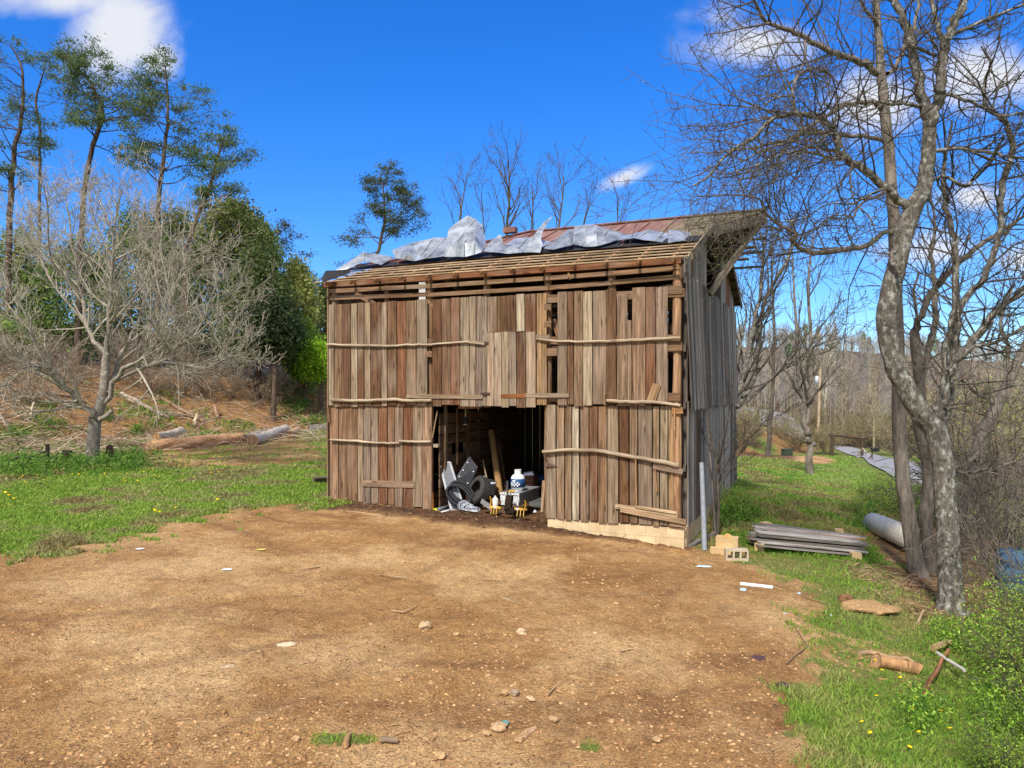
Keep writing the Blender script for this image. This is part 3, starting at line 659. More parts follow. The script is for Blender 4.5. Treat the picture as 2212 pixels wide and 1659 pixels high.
# coil of black drain pipe
r0 = BP(994, 1074, .3); pts = []
for k in range(150):
    a = k/150*2*math.pi*4.2; R = .36+.03*math.sin(a*.7); w = (k/150-.5)*.26; u_, v_ = R*math.cos(a), R*math.sin(a)*.5
    pts.append(Vector((u_*.62+v_*.7, w*.8+v_*.5, -u_*.52+v_*.62+w*.4)))
mb = MB(); mb.tube(pts, [.03+.0035*(k % 2) for k in range(150)], 8, lin(38, 38, 42))
o = mb.build('drain_pipe_coil', M['attr'], None, B2W(r0)+Vector((0, 0, .06))); o.rotation_euler = (0, 0, -TH); tag(o, 'coil of black corrugated drain pipe beside the screen', 'pipe coil')
# grey wire coils
r0 = BP(1012, 1103, .05); mb = MB()
for k in range(16):
    cx = -.14+k*.024; R = .13+random.uniform(-.02, .02); tl = .9-.05*k
    P = [Vector((cx+R*math.cos(a)*.8, -.02*k*.4+random.uniform(-.01, .01)+R*math.sin(a)*.45, .02+R*(1+math.sin(a))*.75*max(.35, tl))) for a in np.linspace(0, 2*math.pi, 20)]
    mb.tube(P, .0065, 5, jit(lin(176, 180, 186), .1))
o = mb.build('wire_coil', M['metalattr'], None, B2W(r0)); o.rotation_euler = (0, 0, -TH); tag(o, 'loose coil of light grey wire on the soil in the doorway', 'wire coil')
# cardboard tube and plank leaning behind
def leaner(name, label, cat, a, b, w, th, col, mat='wood', rnd=False):
    A = PW(*a); B = PW(*b); mb = MB()
    if rnd: mb.tube([Vector(), (B-A)*.5, B-A], w/2, 14, col)
    else: mb.beam(Vector(), B-A, w, th, col, N)
    return tag(mb.build(name, M[mat], None, A), label, cat)
leaner('cardboard_tube', 'long brown cardboard tube leaning inside the doorway', 'tube', (1080, 1066, 1.1), (1061, 932, 2.2), .15, .15, lin(150, 116, 74), 'rough', True)
leaner('plank', 'dark plank leaning behind the cardboard tube', 'plank', (1090, 1062, 1.6), (1072, 940, 2.6), .16, .03, lin(96, 70, 48))
leaner('stick', 'thin crooked stick standing against the left door post', 'stick', (934, 946, .03), (945, 887, .1), .03, .03, lin(178, 150, 120), 'wood', True)
leaner('plank', 'short weathered plank leaning on the right door post', 'plank', (1171, 1106, .06), (1175, 1038, .12), .06, .03, lin(178, 150, 120))
leaner('plank', 'short orange stake beside the left door post', 'stake', (935, 1103, .06), (934, 1064, .06), .045, .04, lin(176, 112, 54))
leaner('stick', 'thin pale stick leaning on the stall wall behind the bed cover', 'stick', (1052, 1036, 1.2), (1043, 994, 1.5), .03, .02, lin(170, 150, 120))
leaner('metal_angle', 'grey metal plate lying beside the tyre', 'metal plate', (1040, 1082, .2), (1062, 1098, .05), .1, .02, lin(128, 130, 130), 'attr')
def pipe(name, label, a, b, r, col, hollow=True, ends=None, cat='pipe'):
    A, B = Vector(a), Vector(b); t = thing(name, label, cat, A); d = (B-A); L = d.length
    mb = MB(); mb.lathe([(r*.85, .0), (r, 0), (r, L), (r*.85, L)], 14, col, (0, 0, 0), d, True, True); mb.build('pipe_wall', M['attr'], t)
    if ends: mb = MB(); mb.lathe([(r*.7, -.004), (r*1.12, -.004), (r*1.12, .06), (r*.7, .06)], 14, ends, (0, 0, 0), d, True, True); mb.build('end_ring', M['attr'], t)
    return t
pipe('drain_pipe', 'grey pipe with a yellow end ring by the left door post', PW(938, 1103, -.05), PW(967, 1095, .35), .04, lin(116, 120, 120), True, lin(208, 206, 60))
pipe('white_pipe', 'thin white pipe on the soil below the window screen', PW(950, 1108, -.1), PW(973, 1101, .1), .022, lin(214, 214, 216))
# toolbox with the gas bottle
r0 = BP(1101, 1100, .2); t = onbarn('tool_box', 'silver diamond plate truck tool box just inside the doorway', 'tool box', *r0)
mb = MB(); mb.raw([(-.2, 0, .08), (.2, 0, .08), (.2, 0, .17), (.215, 0, .17), (.215, 0, .3), (-.215, 0, .3), (-.215, 0, .17), (-.2, 0, .17)]+[(-.2, 1.15, .08), (.2, 1.15, .08), (.2, 1.15, .17), (.215, 1.15, .17), (.215, 1.15, .3), (-.215, 1.15, .3), (-.215, 1.15, .17), (-.2, 1.15, .17)],
    [tuple(range(8)), tuple(range(15, 7, -1))]+[(i, (i+1) % 8, 8+(i+1) % 8, 8+i)[::-1] for i in range(8)]); mb.build('body', M['diamond'], t)
mb = MB(); mb.bx(-.225, .225, -.015, 1.17, .302, .345); mb.build('lid', M['diamond'], t)
mb = MB(); mb.bx(-.05, .05, -.022, -.012, .24, .29, lin(60, 60, 62)); mb.build('latch', M['metalattr'], t)
def gas(loc):
    t = thing('propane_tank', 'white propane tank with blue sleeve standing on the tool box', 'gas bottle', loc, -TH)
    mb = MB(); mb.lathe([(.1, 0), (.1, .03), (.13, .045), (.152, .09), (.152, .25), (.146, .285), (.125, .325), (.09, .35), (.05, .362), (.02, .365)], 24, lin(222, 224, 222)); mb.build('cylinder', M['attr'], t)
    mb = MB(); mb.lathe([(.154, .085), (.156, .085), (.156, .265), (.154, .265)], 24, lin(36, 74, 120), (0, 0, 0), (0, 0, 1), True, True); sl_ = mb.build('printed_sleeve', M['attr'], t)
    mb = MB()
    for i in range(7):
        for j in range(3):
            if (i+j) % 2:
                a = -math.pi/2-.75+i*.22; c = Vector((.158*math.cos(a), .158*math.sin(a), .125+j*.03)); tn = Vector((-math.sin(a), math.cos(a), 0))
                mb.box(c, tn*.016, (0, 0, .014), Vector((math.cos(a), math.sin(a), 0))*.0015, lin(230, 234, 236))
    for a in (-1.9, -1.75, -1.62): mb.box((.158*math.cos(a), .158*math.sin(a), .225), Vector((-math.sin(a), math.cos(a), 0))*.014, (0, 0, .013), Vector((math.cos(a), math.sin(a), 0))*.0015, lin(232, 236, 238))
    mb.build('print', M['attr'], sl_)
    mb = MB(); n = 24
    for k in range(n):
        a = 2*math.pi*k/n
        if k in (2, 3, 14, 15): continue
        mb.box((.068*math.cos(a), .068*math.sin(a), .395), (-math.sin(a)*.0095, math.cos(a)*.0095, 0), (math.cos(a)*.003, math.sin(a)*.003, 0), (0, 0, .05), lin(224, 226, 224))
    mb.lathe([(.064, .44), (.074, .44), (.074, .452), (.064, .452)], 24, lin(224, 226, 224), (0, 0, 0), (0, 0, 1), True, True); mb.build('collar', M['attr'], t)
    mb = MB(); mb.lathe([(.02, .365), (.02, .41), (.035, .415), (.035, .43), (.01, .435)], 10, lin(150, 140, 100)); mb.build('valve', M['metalattr'], t)
gas(B2W((r0.x+.04, .55, r0.z+.345)))
mb = MB(); mb.box((0, 0, .02), (.09, .03, .01), (-.01, .03, 0), (0, 0, .015), YEL); mb.box((-.1, .05, .025), (.05, -.02, 0), (.01, .02, 0), (0, 0, .025), lin(50, 50, 52)); mb.box((.07, .06, .02), (.05, .03, 0), (-.01, .02, 0), (0, 0, .02), lin(200, 204, 208))
o = mb.build('hand_tools', M['attr'], None, B2W((r0.x-.02, .28, r0.z+.347))); o.rotation_euler = (0, 0, -TH); tag(o, 'yellow and black hand tools lying on the tool box lid', 'tools')
# scraper bar implement
r0 = BP(1098, 1104, 0.); t = onbarn('box_blade', 'yellow and black tractor rake bar with tines standing in the doorway', 'farm implement', *r0)
L = .42; mb = MB()
for k in range(10):
    c = (YEL, lin(214, 206, 190), YEL, lin(92, 70, 44), lin(120, 92, 52), lin(84, 66, 44), YEL, lin(206, 198, 180), YEL, lin(150, 120, 60))[k]
    mb.bx(-L+k*L/5, -L+(k+1)*L/5-.001, -.025, .025, .04, .078, c)
mb.build('bar', M['attr'], t)
for s in (-.37, -.31, -.25, .22, .29, .36):
    mb = MB(); mb.tube([(s, -.03, .05), (s+.004, -.05, -.02), (s+.01, -.09, -.075)], .008, 6, YEL if s < 0 else lin(214, 170, 90)); mb.build('tine', M['attr'], t)
for s, h in ((-.41, .28), (.37, .24)):
    mb = MB(); mb.tube([(s, 0, .05), (s+.01, .02, .2), (s-.01, 0, h)], .011, 6, lin(196, 152, 48)); mb.build('upright', M['attr'], t)
mb = MB(); mb.beam((-.02, .0, .05), (-.03, .03, .62), .03, .03, lin(70, 76, 84)); mb.build('mast', M['attr'], t)
mb = MB(); mb.box((.02, -.02, .17), (.07, 0, 0), (0, .05, 0), (.02, 0, .16), lin(46, 34, 26)); mb.box((.05, -.03, .02), (.1, 0, .02), (0, .04, 0), (-.01, 0, .05), lin(40, 32, 26)); mb.build('hitch', M['rough'], t)
# white bottle
p = PW(1070, 1099, .12); t = thing('white_bottle', 'plain white plastic bottle beside the tool box', 'bottle', p)
mb = MB(); mb.lathe([(.055, 0), (.062, .01), (.062, .19), (.05, .225), (.025, .24), (.02, .245)], 16, lin(224, 220, 206)); mb.build('body', M['attr'], t)
mb = MB(); mb.lathe([(.024, .245), (.024, .27), (.02, .273)], 12, lin(210, 206, 192)); mb.build('cap', M['attr'], t)
# bucket, papers, barrel, crates, lantern
p = PW(1059, 1068, .9); t = thing('plastic_bucket', 'pale grey plastic bucket behind the tyre', 'bucket', p)
mb = MB(); mb.lathe([(.11, 0), (.135, .24), (.145, .24), (.145, .26), (.13, .26), (.105, .01)], 18, lin(170, 178, 186)); mb.build('pail', M['attr'], t)
mb = MB(); mb.tube([Vector((.145*math.cos(a), .145*math.sin(a), .25-.09*math.sin(a))) for a in np.linspace(math.pi, 2*math.pi, 9)], .005, 5, lin(150, 150, 150)); mb.build('bail', M['metalattr'], t)
A, B, C, D = [PW(*q) for q in ((1036, 1031, 1.0), (1047, 1028, 1.05), (1049, 1046, .9), (1040, 1048, .9))]
mb = MB(); n = N*.006; mb.raw([q-A+n*k for k in (-1, 1) for q in (A, B, C, D)], [(0, 1, 2, 3), (7, 6, 5, 4), (0, 4, 5, 1), (1, 5, 6, 2), (2, 6, 7, 3), (3, 7, 4, 0)], lin(190, 206, 226)); tag(mb.build('foam_board', M['attr'], None, A), 'small pale blue board leaning behind the tyre', 'board')
p = PW(1162, 1046, 2.2); t = thing('work_bench', 'low dark bench at the back of the doorway holding a blue drum', 'bench', Vector((p.x, p.y, -.15)), -TH)
hb = p.z+.15-.0; mb = MB(); mb.bx(-.55, .35, -.25, .25, hb-.04, hb, lin(90, 66, 48)); mb.build('top', M['wood'], t)
for sx in (-.5, .3):
    for sy in (-.2, .2): mb = MB(); mb.bx(sx-.03, sx+.03, sy-.03, sy+.03, 0, hb-.042, lin(80, 60, 44)); mb.build('leg', M['wood'], t)
t = thing('blue_drum', 'dark blue drum lying on the bench', 'drum', p+Vector((0, 0, .115)), -TH)
mb = MB(); mb.lathe([(.1, -.19), (.112, -.185), (.112, -.06), (.118, -.055), (.118, -.045), (.112, -.04), (.112, .1), (.118, .105), (.112, .115), (.112, .185), (.1, .19)], 20, lin(30, 52, 96), (0, 0, 0), (1, 0, 0)); mb.build('shell', M['attr'], t)
mb = MB(); mb.lathe([(.02, .0), (.02, .02)], 8, lin(220, 220, 220), (-.19, .03, .05), (-1, 0, 0)); mb.build('bung', M['attr'], t)
p = PW(1140, 1046, 1.9); t = thing('wooden_crate', 'brown wooden crate behind the propane tank', 'crate', Vector((p.x, p.y, p.z)), -TH)
mb = MB()
for k in range(3): mb.bx(-.2, .2, -.15, -.135, k*.07, k*.07+.06, jit(lin(124, 84, 58), .1)); mb.bx(-.2, .2, .135, .15, k*.07, k*.07+.06, jit(lin(124, 84, 58), .1))
mb.bx(-.2, -.185, -.134, .134, 0, .2, lin(110, 76, 52)); mb.bx(.185, .2, -.134, .134, 0, .2, lin(110, 76, 52)); mb.build('slats', M['wood'], t)
mb = MB(); mb.bx(-.184, .184, -.134, .134, .0, .015, lin(90, 62, 44)); mb.build('base', M['wood'], t)
mb = MB(); mb.raw([(-.12, -.08, 0), (.14, -.1, .02), (.16, .1, .05), (-.1, .1, .03), (-.1, -.06, .05), (.1, -.08, .09), (.12, .08, .1), (-.08, .08, .07)], [(0, 3, 2, 1), (4, 5, 6, 7), (0, 1, 5, 4), (1, 2, 6, 5), (2, 3, 7, 6), (3, 0, 4, 7)], lin(216, 220, 226)); tag(mb.build('white_bag', M['attr'], None, p+Vector((0, 0, .2))), 'crumpled white bag lying on the wooden crate', 'bag')
p = PW(1163, 1085, 2.0); t = thing('storage_bin', 'grey plastic bin under the bench', 'bin', Vector((p.x, p.y, p.z-.14)), -TH)
mb = MB(); mb.raw([(-.16, -.12, 0), (.16, -.12, 0), (.16, .12, 0), (-.16, .12, 0), (-.19, -.15, .22), (.19, -.15, .22), (.19, .15, .22), (-.19, .15, .22)], [(0, 3, 2, 1), (0, 1, 5, 4), (1, 2, 6, 5), (2, 3, 7, 6), (3, 0, 4, 7)], lin(112, 116, 116)); mb.build('tub', M['attr'], t)
mb = MB(); mb.bx(-.2, .2, -.16, .16, .222, .245, lin(124, 128, 128)); mb.build('lid', M['attr'], t)
p = PW(1005, 912, .6); t = thing('hanging_lantern', 'black lantern hanging from the loft in the doorway', 'lantern', p, -TH)
mb = MB(); mb.lathe([(.055, -.04), (.06, -.03), (.06, .06), (.03, .1), (.01, .12)], 14, lin(26, 26, 28)); mb.build('housing', M['attr'], t)
mb = MB(); mb.lathe([(.045, -.06), (.052, -.041)], 14, lin(170, 168, 158)); mb.build('lens', M['attr'], t)
mb = MB(); mb.tube([(0, 0, .12), (.01, 0, .2), (0, 0, .33)], .012, 6, lin(176, 160, 140)); mb.build('strap', M['attr'], t)
mb = MB(); mb.raw([(0, 0, 0), (.07, .02, 0), (.09, .08, 0), (.02, .1, 0), (.03, .04, .05), (.06, .06, .045)], [(0, 3, 2, 1), (0, 1, 5, 4), (1, 2, 5), (2, 3, 4, 5), (3, 0, 4)], lin(190, 196, 204)); tag(mb.build('plastic_scrap', M['attr'], None, PW(1151, 1107, .1)), 'crumpled clear plastic scrap inside the right of the doorway', 'litter')
# curved sapling lying below the left siding
def ground_stick(name, label, pts, r0, r1, col, cat='stick', mat='wood', lift=0, group=None, parts=None):
    P = [G(x, y)+Vector((0, 0, r0*.7+lift)) for x, y in pts]; Q = []
    for a, b in zip(P[:-1], P[1:]):
        for i in range(3): Q.append(a.lerp(b, i/3)+Vector((random.uniform(-1, 1), random.uniform(-1, 1), 0))*r0*.5)
    Q.append(P[-1]); n = len(Q); mb = MB()
    mb.tube([q-P[0] for q in Q], [r0+(r1-r0)*i/(n-1) for i in range(n)], 7, col)
    return tag(mb.build(name, M[mat], None, P[0]), label, cat, group)
ground_stick('bent_sapling', 'long bent pale sapling lying on the dark soil below the left siding', [(716, 1077), (722, 1090), (735, 1105), (780, 1110), (830, 1117), (850, 1113), (880, 1100)], .02, .014, lin(196, 172, 138))
ground_stick('board_scrap', 'short grey board scrap near the left corner of the barn', [(738, 1105), (768, 1093)], .03, .03, lin(170, 160, 150), 'board')
# boards stacked behind the left corner
p0 = G(700, 1045)
for k in range(4):
    mb = MB(); mb.box((0, 0, 0), (.5, .12*k-.1, 0), (0, .09, 0), (0, 0, .018), jit(lin(128, 116, 104), .15)); tag(mb.build('loose_board', M['wood'], None, p0+Vector((.1+.05*k, .2, .03+k*.045))), 'grey board in the small stack sticking out past the left barn corner', 'board', 'boards stacked at the left barn corner')
# grey pole leaning on the gable side
pA = G(1522, 1190); pB = B2W((BW+.17, .95, BP(1508, 1000, .9).z))
mb = MB(); mb.tube([Vector(), (pB-pA)*.5+Vector((0, 0, 0)), pB-pA], [.05, .048, .045], 14, lin(140, 145, 152)); tag(mb.build('leaning_pipe', M['attr'], None, pA), 'light grey plastic pipe leaning against the gable end of the barn', 'pipe')
ground_stick('grey_board', 'weathered grey board lying along the foot of the gable wall', [(1486, 1188), (1552, 1152)], .05, .05, lin(128, 126, 126), 'board')
pA = B2W((BW+.35, 1.7, -.5)); pB = B2W((BW+.17, 1.8, 2.0)); mb = MB(); mb.beam(Vector(), pB-pA, .1, .03, lin(112, 108, 106), U); tag(mb.build('loose_plank', M['wood'], None, pA), 'grey plank propped upright against the gable wall behind the pipe', 'plank')
# blocks
def cinder(name, label, loc, rz, solid=False, tip=(0, 0)):
    t = MB(); c = lin(198, 186, 164) if not solid else lin(206, 180, 136)
    if solid: t.bx(-.2, .2, -.1, .1, 0, .19, c)
    else:
        t.bx(-.2, .2, -.1, -.07, 0, .19, c); t.bx(-.2, .2, .07, .1, 0, .19, c)
        for x in (-.2, -.075, .045, .17): t.bx(x, x+.03, -.069, .069, .001, .189, c)
    o = t.build(name, M['block'], None, loc); o.rotation_euler = (tip[0], tip[1], rz); return tag(o, label, 'concrete block')
g = G(1592, 1212); cinder('cinder_block', 'hollow pale concrete block with three holes facing the yard', g+Vector((0, .1, .1)), -.12, False, (math.pi/2, 0))
g = G(1562, 1202); cinder('cinder_block', 'lower tan concrete block sunk in the dirt beside the barn corner', g+Vector((0, .1, -.07)), -.35, True)
cinder('cinder_block', 'tan concrete block lying on top of another beside the barn corner', g+Vector((.14, .2, .12)), -.42, True, (.05, 0))
mb = MB(); mb.raw([(-.1, -.05, 0), (.1, -.06, 0), (.08, .07, 0), (-.07, .06, 0), (0, 0, .07)], [(0, 1, 4), (1, 2, 4), (2, 3, 4), (3, 0, 4)], lin(200, 150, 90)); tag(mb.build('dirt_clod', M['rough'], None, g+Vector((.14, .2, .31))), 'orange clod of dirt on the upper concrete block', 'clod')
# wood pile
def plank_pile():
    A = G(1608, 1196); B = G(1880, 1216); A2 = G(1652, 1142); B2 = G(1842, 1165)
    for (px, py, l) in ((1640, 1192, 'front left of'), (1848, 1212, 'front right of'), (1655, 1143, 'back left of'), (1812, 1158, 'back right of')):
        q = G(px, py); cinder('support_block', 'small pale block under the %s the plank pile' % l, q+Vector((0, 0, -.02)), random.uniform(-.3, .3), True).scale = (.45, .9, .9)
    ux = (B-A).normalized(); L = (B-A).length; k = 0
    for lay in range(5):
        nrow = (7, 7, 6, 5, 3)[lay]
        for i in range(nrow):
            f = (i+.5+lay*.35)/8.2; base = A.lerp(A2, f); end = B.lerp(B2, f)
            a = base+(end-base)*random.uniform(-.07, .1); b = end-(end-base)*random.uniform(-.05, .12)
            zz = .11+lay*.042+random.uniform(0, .01); a = Vector((a.x, a.y, A.z*.5+A2.z*.5+zz+(.0 if lay else 0))); b = Vector((b.x, b.y, B.z*.6+B2.z*.4+zz))
            c = random.choice((lin(188, 184, 180), lin(206, 203, 200), lin(146, 140, 134), lin(216, 211, 204), lin(176, 158, 134)))
            if lay == 3 and i == 2: c = lin(190, 150, 90)
            mb = MB(); mb.beam(Vector(), b-a, random.uniform(.13, .2), .028, jit(c, .12), (random.uniform(-.1, .1), random.uniform(-.1, .1), 1))
            tag(mb.build('weathered_plank', M['wood'], None, a), 'grey weathered plank in the low pile right of the barn' if c != lin(190, 150, 90) else 'tan plank near the top of the grey plank pile', 'plank', 'planks in the low pile right of the barn')
plank_pile()
# big white pipe
A = W(1886, 1130, 17.6); B = W(1990, 1172, 15.2); print('pipe', A.z-h1(A.x, A.y), B.z-h1(B.x, B.y))
pt = pipe('culvert_pipe', 'large dirty white culvert pipe on the grass left of the big tree trunks', A, B, .25, lin(226, 218, 202), cat='culvert pipe')
# small debris
def flat(name, label, px, py, pts, th, col, cat, mat='attr', rz=0, group=None, lift=0):
    b = G(px, py); n = len(pts); mb = MB()
    V = [(x, y, lift+.004) for x, y in pts]+[(x*.94, y*.94, lift+th+random.uniform(0, th*.3)) for x, y in pts]
    mb.raw(V, [tuple(range(n))[::-1], tuple(range(n, 2*n))]+[(i, (i+1) % n, n+(i+1) % n, n+i) for i in range(n)], col)
    o = mb.build(name, M[mat], None, b); o.rotation_euler = (0, 0, rz); return tag(o, label, cat, group)
def rag(n, r, asp=1.): return [(r*asp*random.uniform(.6, 1.1)*math.cos(2*math.pi*i/n), r*random.uniform(.6, 1.1)*math.sin(2*math.pi*i/n)) for i in range(n)]
ground_stick('pvc_pipe', 'short white plastic pipe lying on the dirt right of the barn', [(1601, 1265), (1669, 1275)], .028, .028, lin(236, 236, 236), 'pipe', 'attr')
flat('foam_scrap', 'light blue foam scrap below the white plastic pipe', 1605, 1277, rag(7, .07), .02, lin(186, 212, 226), 'scrap')
flat('foam_scrap', 'pale blue foam strip near the concrete blocks', 1520, 1227, [(-.13, -.01), (.02, -.05), (.13, -.03), (.08, .03), (-.08, .05)], .015, lin(186, 210, 222), 'scrap')
flat('foam_scrap', 'tiny blue foam scrap right of the white plastic pipe', 1726, 1284, rag(6, .035), .015, lin(186, 208, 222), 'scrap')
flat('foam_scrap', 'tiny blue foam scrap in the middle of the dirt below the pipe', 1696, 1330, rag(6, .035), .015, lin(186, 210, 222), 'scrap')
flat('foam_scrap', 'small grey blue scrap in the grass by the flat rock', 1793, 1332, rag(6, .035), .015, lin(190, 200, 208), 'scrap')
def rock(name, label, px, py, rx, ry, rz_, col, group=None, cat='stone'):
    b = G(px, py); import bmesh
    bm = bmesh.new(); bmesh.ops.create_icosphere(bm, subdivisions=3, radius=1); sd = Vector((random.random()*50,)*3)
    for v in bm.verts:
        v.co *= 1+.45*mnoise.noise(v.co*1.1+sd)+.12*mnoise.noise(v.co*3+sd); v.co = Vector((v.co.x*rx, v.co.y*ry, v.co.z*rz_+rz_*.45))
    me = bpy.data.meshes.new(name); bm.to_mesh(me); bm.free()
    a = me.color_attributes.new('Col', 'FLOAT_COLOR', 'POINT'); a.data.foreach_set('color', np.tile(np.array(col, np.float32), len(me.vertices)))
    return tag(obj(name, me, M['rough'], None, b), label, cat, group)
rock('flat_rock', 'large flat tan rock in the grass below the big tree', 1875, 1322, .33, .22, .09, lin(160, 128, 90))
rock('rock', 'round brown clod beside the large flat rock', 1828, 1302, .11, .09, .08, lin(122, 88, 62))
rock('rock', 'pale square stone on the dirt left of centre', 918, 1358, .075, .06, .05, lin(182, 156, 122))
rock('rock', 'pale round stone in the middle of the dirt yard', 1126, 1377, .07, .055, .05, lin(196, 170, 134))
rock('rock', 'light flat stone on the left of the dirt yard', 620, 1398, .09, .06, .03, lin(198, 176, 144))
rock('rock', 'lumpy brown stone just left of the teal lid', 1078, 1577, .07, .055, .04, lin(176, 148, 112))
rock('rock', 'grey brown stone above the pale wood chip', 1112, 1501, .04, .035, .03, lin(160, 140, 118))
mb = MB(); mb.lathe([(.035, 0), (.037, .012), (.03, .016), (.028, .01)], 16, lin(84, 140, 140)); tag(mb.build('jar_lid', M['attr'], None, G(1091, 1565)), 'small teal lid lying on the dirt near the bottom of the photo', 'lid')
flat('wood_chip', 'long pale wood chip right of the teal lid', 1138, 1590, [(-.07, -.13), (.0, -.15), (.06, .12), (.03, .16), (-.03, .06)], .02, lin(200, 164, 124), 'wood chip', 'wood', -.35)
flat('wood_chip', 'small pale wood chip above the teal lid', 1146, 1516, [(-.03, -.04), (.02, -.06), (.035, .05), (-.02, .06)], .012, lin(214, 186, 146), 'wood chip', 'wood', .5)
ground_stick('branch_stub', 'thick tan branch stub at the bottom edge of the dirt', [(742, 1628), (758, 1600)], .03, .022, lin(190, 154, 112))
ground_stick('driftwood', 'grey brown weathered stick lying left of the branch stub tip', [(822, 1612), (860, 1617)], .03, .018, lin(150, 132, 112))
t = ground_stick('forked_stick', 'forked grey stick in the centre of the dirt yard', [(1086, 1297), (1105, 1303), (1119, 1311), (1128, 1308)], .022, .012, lin(168, 150, 124))
for pts, l in (([(1341, 1407), (1375, 1405), (1410, 1413)], 'curved stick with a bend right of the dirt centre'), ([(1358, 1398), (1380, 1404)], 'thin twig above the curved stick'), ([(1302, 1385), (1312, 1370), (1318, 1362)], 'short twig lying upright left of the curved stick'),
               ([(1042, 1255), (1098, 1262)], 'straight pale twig above the forked stick'), ([(820, 1245), (880, 1250)], 'dark stick lying in the upper left of the dirt'), ([(900, 1290), (935, 1278)], 'small broken twig left of the forked stick'),
               ([(990, 1350), (1000, 1330), (1008, 1322)], 'little crooked twig between the two pale stones'), ([(835, 1320), (870, 1328), (900, 1312)], 'bowed thin twig above the square stone'), ([(1185, 1505), (1200, 1485), (1210, 1475)], 'pale bent twig beside the rounded clods'),
               ([(1380, 1290), (1440, 1287)], 'faint dry stalk right of the forked stick'), ([(1670, 1270), (1760, 1300), (1800, 1310)], 'long thin curved stalk right of the white pipe'), ([(1700, 1440), (1745, 1400), (1720, 1360)], 'long curled dry stalk at the right edge of the dirt'),
               ([(690, 1225), (640, 1235)], 'dark thin stick in the far left dirt'), ([(1590, 1290), (1640, 1282)], 'split dry stick below the white pipe')):
    ground_stick('twig', l, pts, .011, .006, lin(176, 150, 116))
for px, py, l in ((530, 1232, 'left half'), (480, 1365, 'left part'), (455, 1395, 'lower left part'), (670, 1318, 'upper left part')):
    pass
flat('white_litter', 'white paper scrap on the left half of the dirt yard', 492, 1233, rag(6, .06, 1.6), .01, lin(222, 222, 226), 'litter')
flat('yellow_litter', 'yellow scrap on the dirt above the white scrap', 565, 1190, rag(6, .06, 1.5), .01, lin(206, 192, 104), 'litter')
flat('white_litter', 'small white scrap left of the larger paper scrap', 302, 1187, rag(6, .05, 1.6), .01, lin(212, 212, 212), 'litter')
flat('cut_board', 'small pale board offcut in the lower left dirt', 492, 1442, [(-.07, -.03), (.07, -.02), (.075, .02), (-.065, .025)], .015, lin(220, 198, 168), 'offcut', 'wood', .2)
flat('stained_scrap', 'dark purple scrap on the right of the dirt', 1640, 1425, rag(7, .09, 1.4), .008, lin(84, 60, 62), 'scrap')
flat('stained_scrap', 'second dark purple scrap lower on the right of the dirt', 1690, 1480, rag(7, .08), .008, lin(80, 58, 60), 'scrap')
# rotten log pieces on the lower right
def log(name, label, a, b, r0, r1, col, end=lin(190, 150, 104), lift=0., group=None, cat='log', bumps=.1):
    A = Vector(a); B = Vector(b); n = 26; P = []; R = []; ph = random.uniform(0, 6)
    for i in range(n):
        f = i/(n-1); P.append((B-A)*f+Vector((random.uniform(-1, 1), random.uniform(-1, 1), random.uniform(-1, 1)))*r0*.06); R.append((r0+(r1-r0)*f)*(1+bumps*(.5*math.sin(f*5+ph)+random.uniform(-.1, .1))))
    t = thing(name, label, cat, A, 0, group); mb = MB(); mb.tube(P, R, 16, col, False); d_ = (B-A).normalized(); of = Vector((random.random()*30,)*3)
    for i_, v_ in enumerate(mb.v):
        v_ = Vector(v_); c_ = d_*v_.dot(d_); q_ = v_-c_; mb.v[i_] = tuple(c_+q_*(1+bumps*2.2*mnoise.noise(Vector((q_.x*5, q_.y*5, q_.z*5))+c_*1.7+of)))
    bark = mb.build('bark', M['log'], t)
    for p, q, r in ((P[0], P[1], R[0]), (P[-1], P[-2], R[-1])):
        mb = MB(); d = (p-q).normalized(); mb.lathe([(r*.985, -.01), (r*.97, .006), (r*.5, .008), (.004, .012)], 14, end, p, d, False); mb.build('cut_end', M['wood'], t)
    return t
gl = lambda x, y, up: G(x, y)+Vector((0, 0, up))
log('rotten_log', 'short rotten tan log lying in the grass at the lower right', gl(1893, 1445, .06), gl(1988, 1462, .05), .085, .06, lin(160, 122, 84), lin(186, 146, 100), bumps=.24)
ground_stick('curved_branch', 'curved bare branch lying above the short rotten log', [(1857, 1423), (1880, 1414), (1915, 1425), (1960, 1432), (1985, 1445)], .035, .02, lin(176, 148, 112))
ground_stick('tilted_stick', 'reddish tilted stick standing in the lower right grass', [(1998, 1522), (2030, 1455), (2050, 1425)], .028, .02, lin(150, 104, 70), lift=.1)
ground_stick('broken_stake', 'pale grey broken stake crossing the reddish stick in the lower right', [(2024, 1440), (2084, 1478)], .02, .02, lin(200, 200, 196), lift=.12)
ground_stick('branch_end', 'thick tan branch end behind the reddish stick', [(2018, 1418), (2042, 1405), (2056, 1408)], .045, .035, lin(186, 158, 118), lift=.05)
ground_stick('twig', 'short pale stake standing in the grass right of the flat rock', [(1984, 1350), (1995, 1322)], .022, .018, lin(190, 168, 132))
p = W(2190, 1165, 13.2); t = thing('plastic_barrel', 'blue plastic barrel half hidden in the thicket at the right edge', 'barrel', Vector((p.x, p.y, h1(p.x, p.y)))); mb = MB(); mb.lathe([(.2, 0), (.27, .05), (.29, .3), (.27, .32), (.29, .34), (.29, .6), (.27, .62), (.29, .64), (.27, .85), (.2, .9)], 20, lin(66, 96, 124)); mb.build('shell', M['attr'], t)
mb = MB(); mb.lathe([(.03, .9), (.03, .93)], 10, lin(40, 60, 84), (.1, 0, 0)); mb.build('cap', M['attr'], t)
